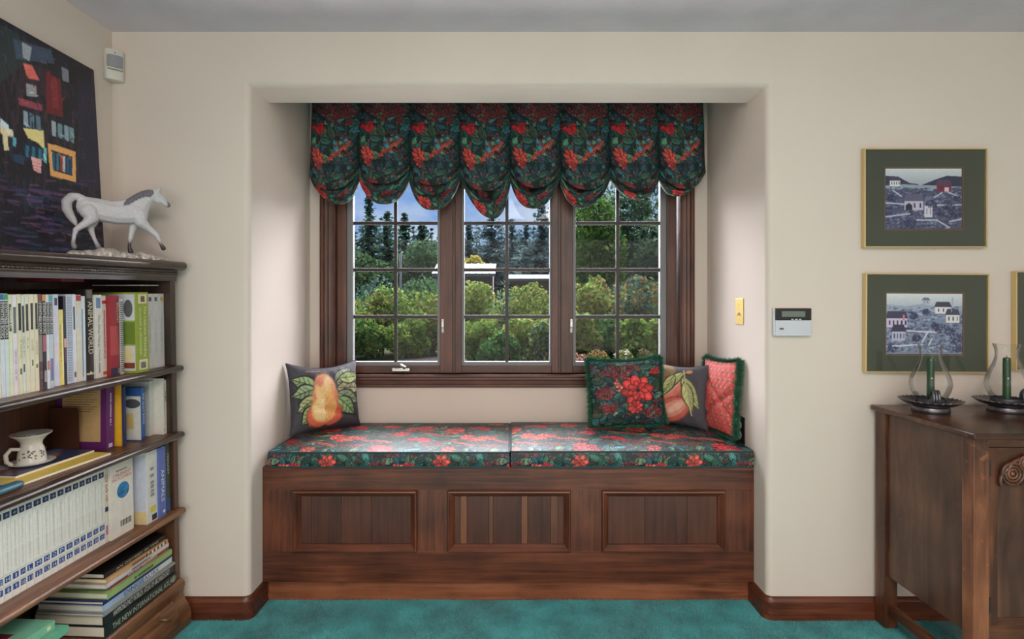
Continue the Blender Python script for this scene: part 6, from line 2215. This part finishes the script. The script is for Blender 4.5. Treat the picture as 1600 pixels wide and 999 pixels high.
def carving(x, z, R, parent):
    """half-round shell carving with scrolls"""
    y = SY0 + .004
    mb = MB()
    pts = [(x - R, z)]
    nlobe = 5
    for k in range(41):
        a = PI - PI * k / 40
        rr = R * (1 + .07 * abs(math.sin(a * nlobe)))
        pts.append((x + rr * math.cos(a), z + rr * .82 * math.sin(a)))
    pts.append((x + R, z))
    mb.prism(pts, 'y', y - .008, y)
    o = mb.build('carved_crest', M_sbz, parent, bevel=.002)
    def ring(cx, cz, r, w, a0=0, a1=2 * PI, n=30, dy=.0105):
        pth = [(cx + r * math.cos(a0 + (a1 - a0) * k / n), y - dy, cz + r * math.sin(a0 + (a1 - a0) * k / n)) for k in range(n + 1)]
        MB().tube(pth, w, 7).build('carved_scroll', M_sbcarve, parent, smooth=60)

    def boss(cx, cz, r):
        MB().lathe([(0, -r), (r * .8, -r * .6), (r, 0), (r * .8, r * .6), (0, r)], 12).xform(Matrix.Translation((cx, y - .009, cz)) @ Matrix.Diagonal((1, .7, 1, 1))).build('carved_boss', M_sbcarve, parent, smooth=60)
    for sg_ in (-1, 1):
        cx, cz = x + sg_ * R * .68, z + R * .34
        for rr, w in ((.29, .0050), (.20, .0042), (.12, .0036)):
            ring(cx, cz, R * rr, w)
        boss(cx, cz, R * .06)
        for k in range(12):
            a = 2 * PI * k / 12
            boss(cx + R * .245 * math.cos(a), cz + R * .245 * math.sin(a), .0032)
        cx2, cz2 = x + sg_ * R * .30, z + R * .62
        for rr, w in ((.20, .0045), (.12, .0038), (.05, .0035)):
            ring(cx2, cz2, R * rr, w)
        boss(x + sg_ * R * .52, z + R * .70, R * .07)
        for k in range(5):
            MB().tube([(x + sg_ * R * (.42 + .12 * k), y - .009, z + .003), (x + sg_ * R * (.46 + .12 * k), y - .011, z + .012)], [.004, .003], 6).build('carved_leaf', M_sbcarve, parent, smooth=60)
    for rr, w in ((.36, .0055), (.27, .0048), (.18, .0042), (.09, .0038)):
        ring(x, z + .004, R * rr, w, 0, PI)
    pth = []
    for k in range(41):
        a = PI - PI * k / 40
        rr = R * (1 + .07 * abs(math.sin(a * nlobe))) - .004
        pth.append((x + rr * math.cos(a), y - .0095, z + rr * .82 * math.sin(a)))
    MB().tube(pth, .0055, 7).build('carved_border', M_sbcarve, parent, smooth=60)
    return o


for x0, x1, sg in ds:
    d_ = sp_(B(x0, x1, SY0 + .006, SY0 + .026, .2625, .8415), 'door', M_sbp, bevel=.002)
    for a, b, c_, e_, nm, mm2 in ((x0, x0 + .028, .2625, .8415, 'door_stile', M_sbz), (x1 - .028, x1, .2625, .8415, 'door_stile', M_sbz)):
        o = B(a, b, SY0 + .0035, SY0 + .008, c_ + .0005, e_ - .0005).build(nm, mm2, None)
        o.parent = d_
    for c_, e_ in ((.2625, .288), (.816, .8415)):
        o = B(x0 + .0285, x1 - .0285, SY0 + .0035, SY0 + .008, c_ + .0005, e_ - .0005).build('door_rail', M_sbx, None)
        o.parent = d_
    for z in (.775, .33):
        o = MB().tube([(x0 + (.001 if sg > 0 else x1 - x0 - .001), SY0 + .003, z - .025), (x0 + (.001 if sg > 0 else x1 - x0 - .001), SY0 + .003, z + .025)], .004, 8).build('hinge', colm((34, 30, 28)), None)
        o.parent = d_
    cxx = x0 + .150 if sg > 0 else x1 - .150
    carving(cxx, .718, .120, d_)
    o = MB().lathe([(.0, -.13), (.010, -.128), (.016, -.11), (.018, -.05), (.014, .0), (.018, .05), (.015, .11), (.010, .128), (0, .13)], 16).xform(Matrix.Translation((cxx, SY0 + .004, .575)) @ Matrix.Diagonal((1, .7, 1, 1))).build('split_spindle', M_sbpost, None, smooth=50)
    o.parent = d_

# ------------------------------------------------------------------ hurricane lamps
M_pewter = mat('dark_pewter', c3(112, 112, 118), .34, metal=.85, noise=.15, nscale=60)
M_candle = mat('green_wax', c3(34, 72, 44), .35)
M_chim = glass_mat('chimney_glass', (.985, .99, .985, 1), 1.3, edge=.30, edgecol=(.42, .44, .42, 1), gloss=.5)


def lamp(px, d, handle, label):
    x = PX(px, d)
    z0 = .8935
    t = thing('hurricane_lamp', (x, d, z0), label, 'lamp', 'hurricane lamps on the sideboard')
    C = (x, d, z0)
    MB().lathe([(0, 0), (.060, 0), (.062, .003), (.061, .018), (.058, .022), (0, .022)], 40, C).build('foot_ring', M_pewter, t, smooth=40)
    # crimped tray
    n = 96
    prof = [(.02, .0225), (.060, .0235), (.080, .030), (.096, .0395), (.1035, .045), (.1025, .047), (.094, .042), (.078, .033), (.058, .0265), (.02, .0255)]
    vs, fs = [], []
    for r, z in prof:
        for k in range(n):
            a = 2 * PI * k / n
            kk = max(0, (r - .085) / .018)
            rr = r * (1 + .022 * kk * math.cos(a * 32))
            vs.append((x + rr * math.cos(a), d + rr * math.sin(a), z0 + z + .0022 * kk * math.cos(a * 32)))
    m = len(prof)
    for i in range(m):
        j = (i + 1) % m
        for k in range(n):
            k2 = (k + 1) % n
            fs.append((i * n + k, i * n + k2, j * n + k2, j * n + k))
    MB().add(vs, fs).build('drip_tray', M_pewter, t, smooth=40)
    MB().lathe([(0, .026), (.046, .026), (.050, .030), (.050, .052), (.0475, .054), (.0475, .036), (0, .034)], 40, C).build('chimney_collar', M_pewter, t, smooth=40)
    MB().lathe([(0, .034), (.0165, .034), (.0165, .052), (.014, .052), (.014, .045), (0, .045)], 24, C).build('candle_cup', M_pewter, t, smooth=40)
    MB().lathe([(0, .046), (.0128, .046), (.0124, .18), (.0115, .206), (.006, .209), (0, .2085)], 24, C).build('candle', M_candle, t, smooth=40)
    MB().tube([(x, d, z0 + .208), (x + .001, d, z0 + .216)], .0011, 6).build('wick', colm((30, 26, 24)), t)
    gp = [(.044, .038), (.052, .055), (.064, .080), (.0695, .105), (.066, .132), (.055, .160), (.044, .185), (.0375, .205), (.0355, .222), (.037, .240), (.042, .256), (.0435, .261)]
    pts = []
    for i in range(len(gp) - 1):
        for k in range(3):
            f = k / 3
            pts.append((gp[i][0] * (1 - f) + gp[i + 1][0] * f, gp[i][1] * (1 - f) + gp[i + 1][1] * f))
    pts.append(gp[-1])
    prof = pts + [(r - .0016, z) for r, z in pts[::-1]]
    MB().lathe(prof, 48, C, close=True).build('glass_chimney', M_chim, t, smooth=80)
    # finger ring handle
    hx, hy = handle
    L = math.hypot(hx, hy)
    hx, hy = hx / L, hy / L
    for wv in (-.0085, 0, .0085):
        pth = []
        for k in range(17):
            a = 2 * PI * k / 16
            pth.append((x + hx * (.066 + .019 * math.cos(a)) - hy * wv, d + hy * (.066 + .019 * math.cos(a)) + hx * wv, z0 + .062 + .026 * math.sin(a)))
        MB().tube(pth[:-1], .0048, 8, closed=True).build('finger_ring', M_pewter, t, smooth=60)
    return t


lamp(1454, 2.17, (-.45, -1), 'hurricane lamp nearer the alcove, its ring handle facing the room')
lamp(1573, 2.17, (1, -.35), 'hurricane lamp at the right edge, its ring handle to the right')
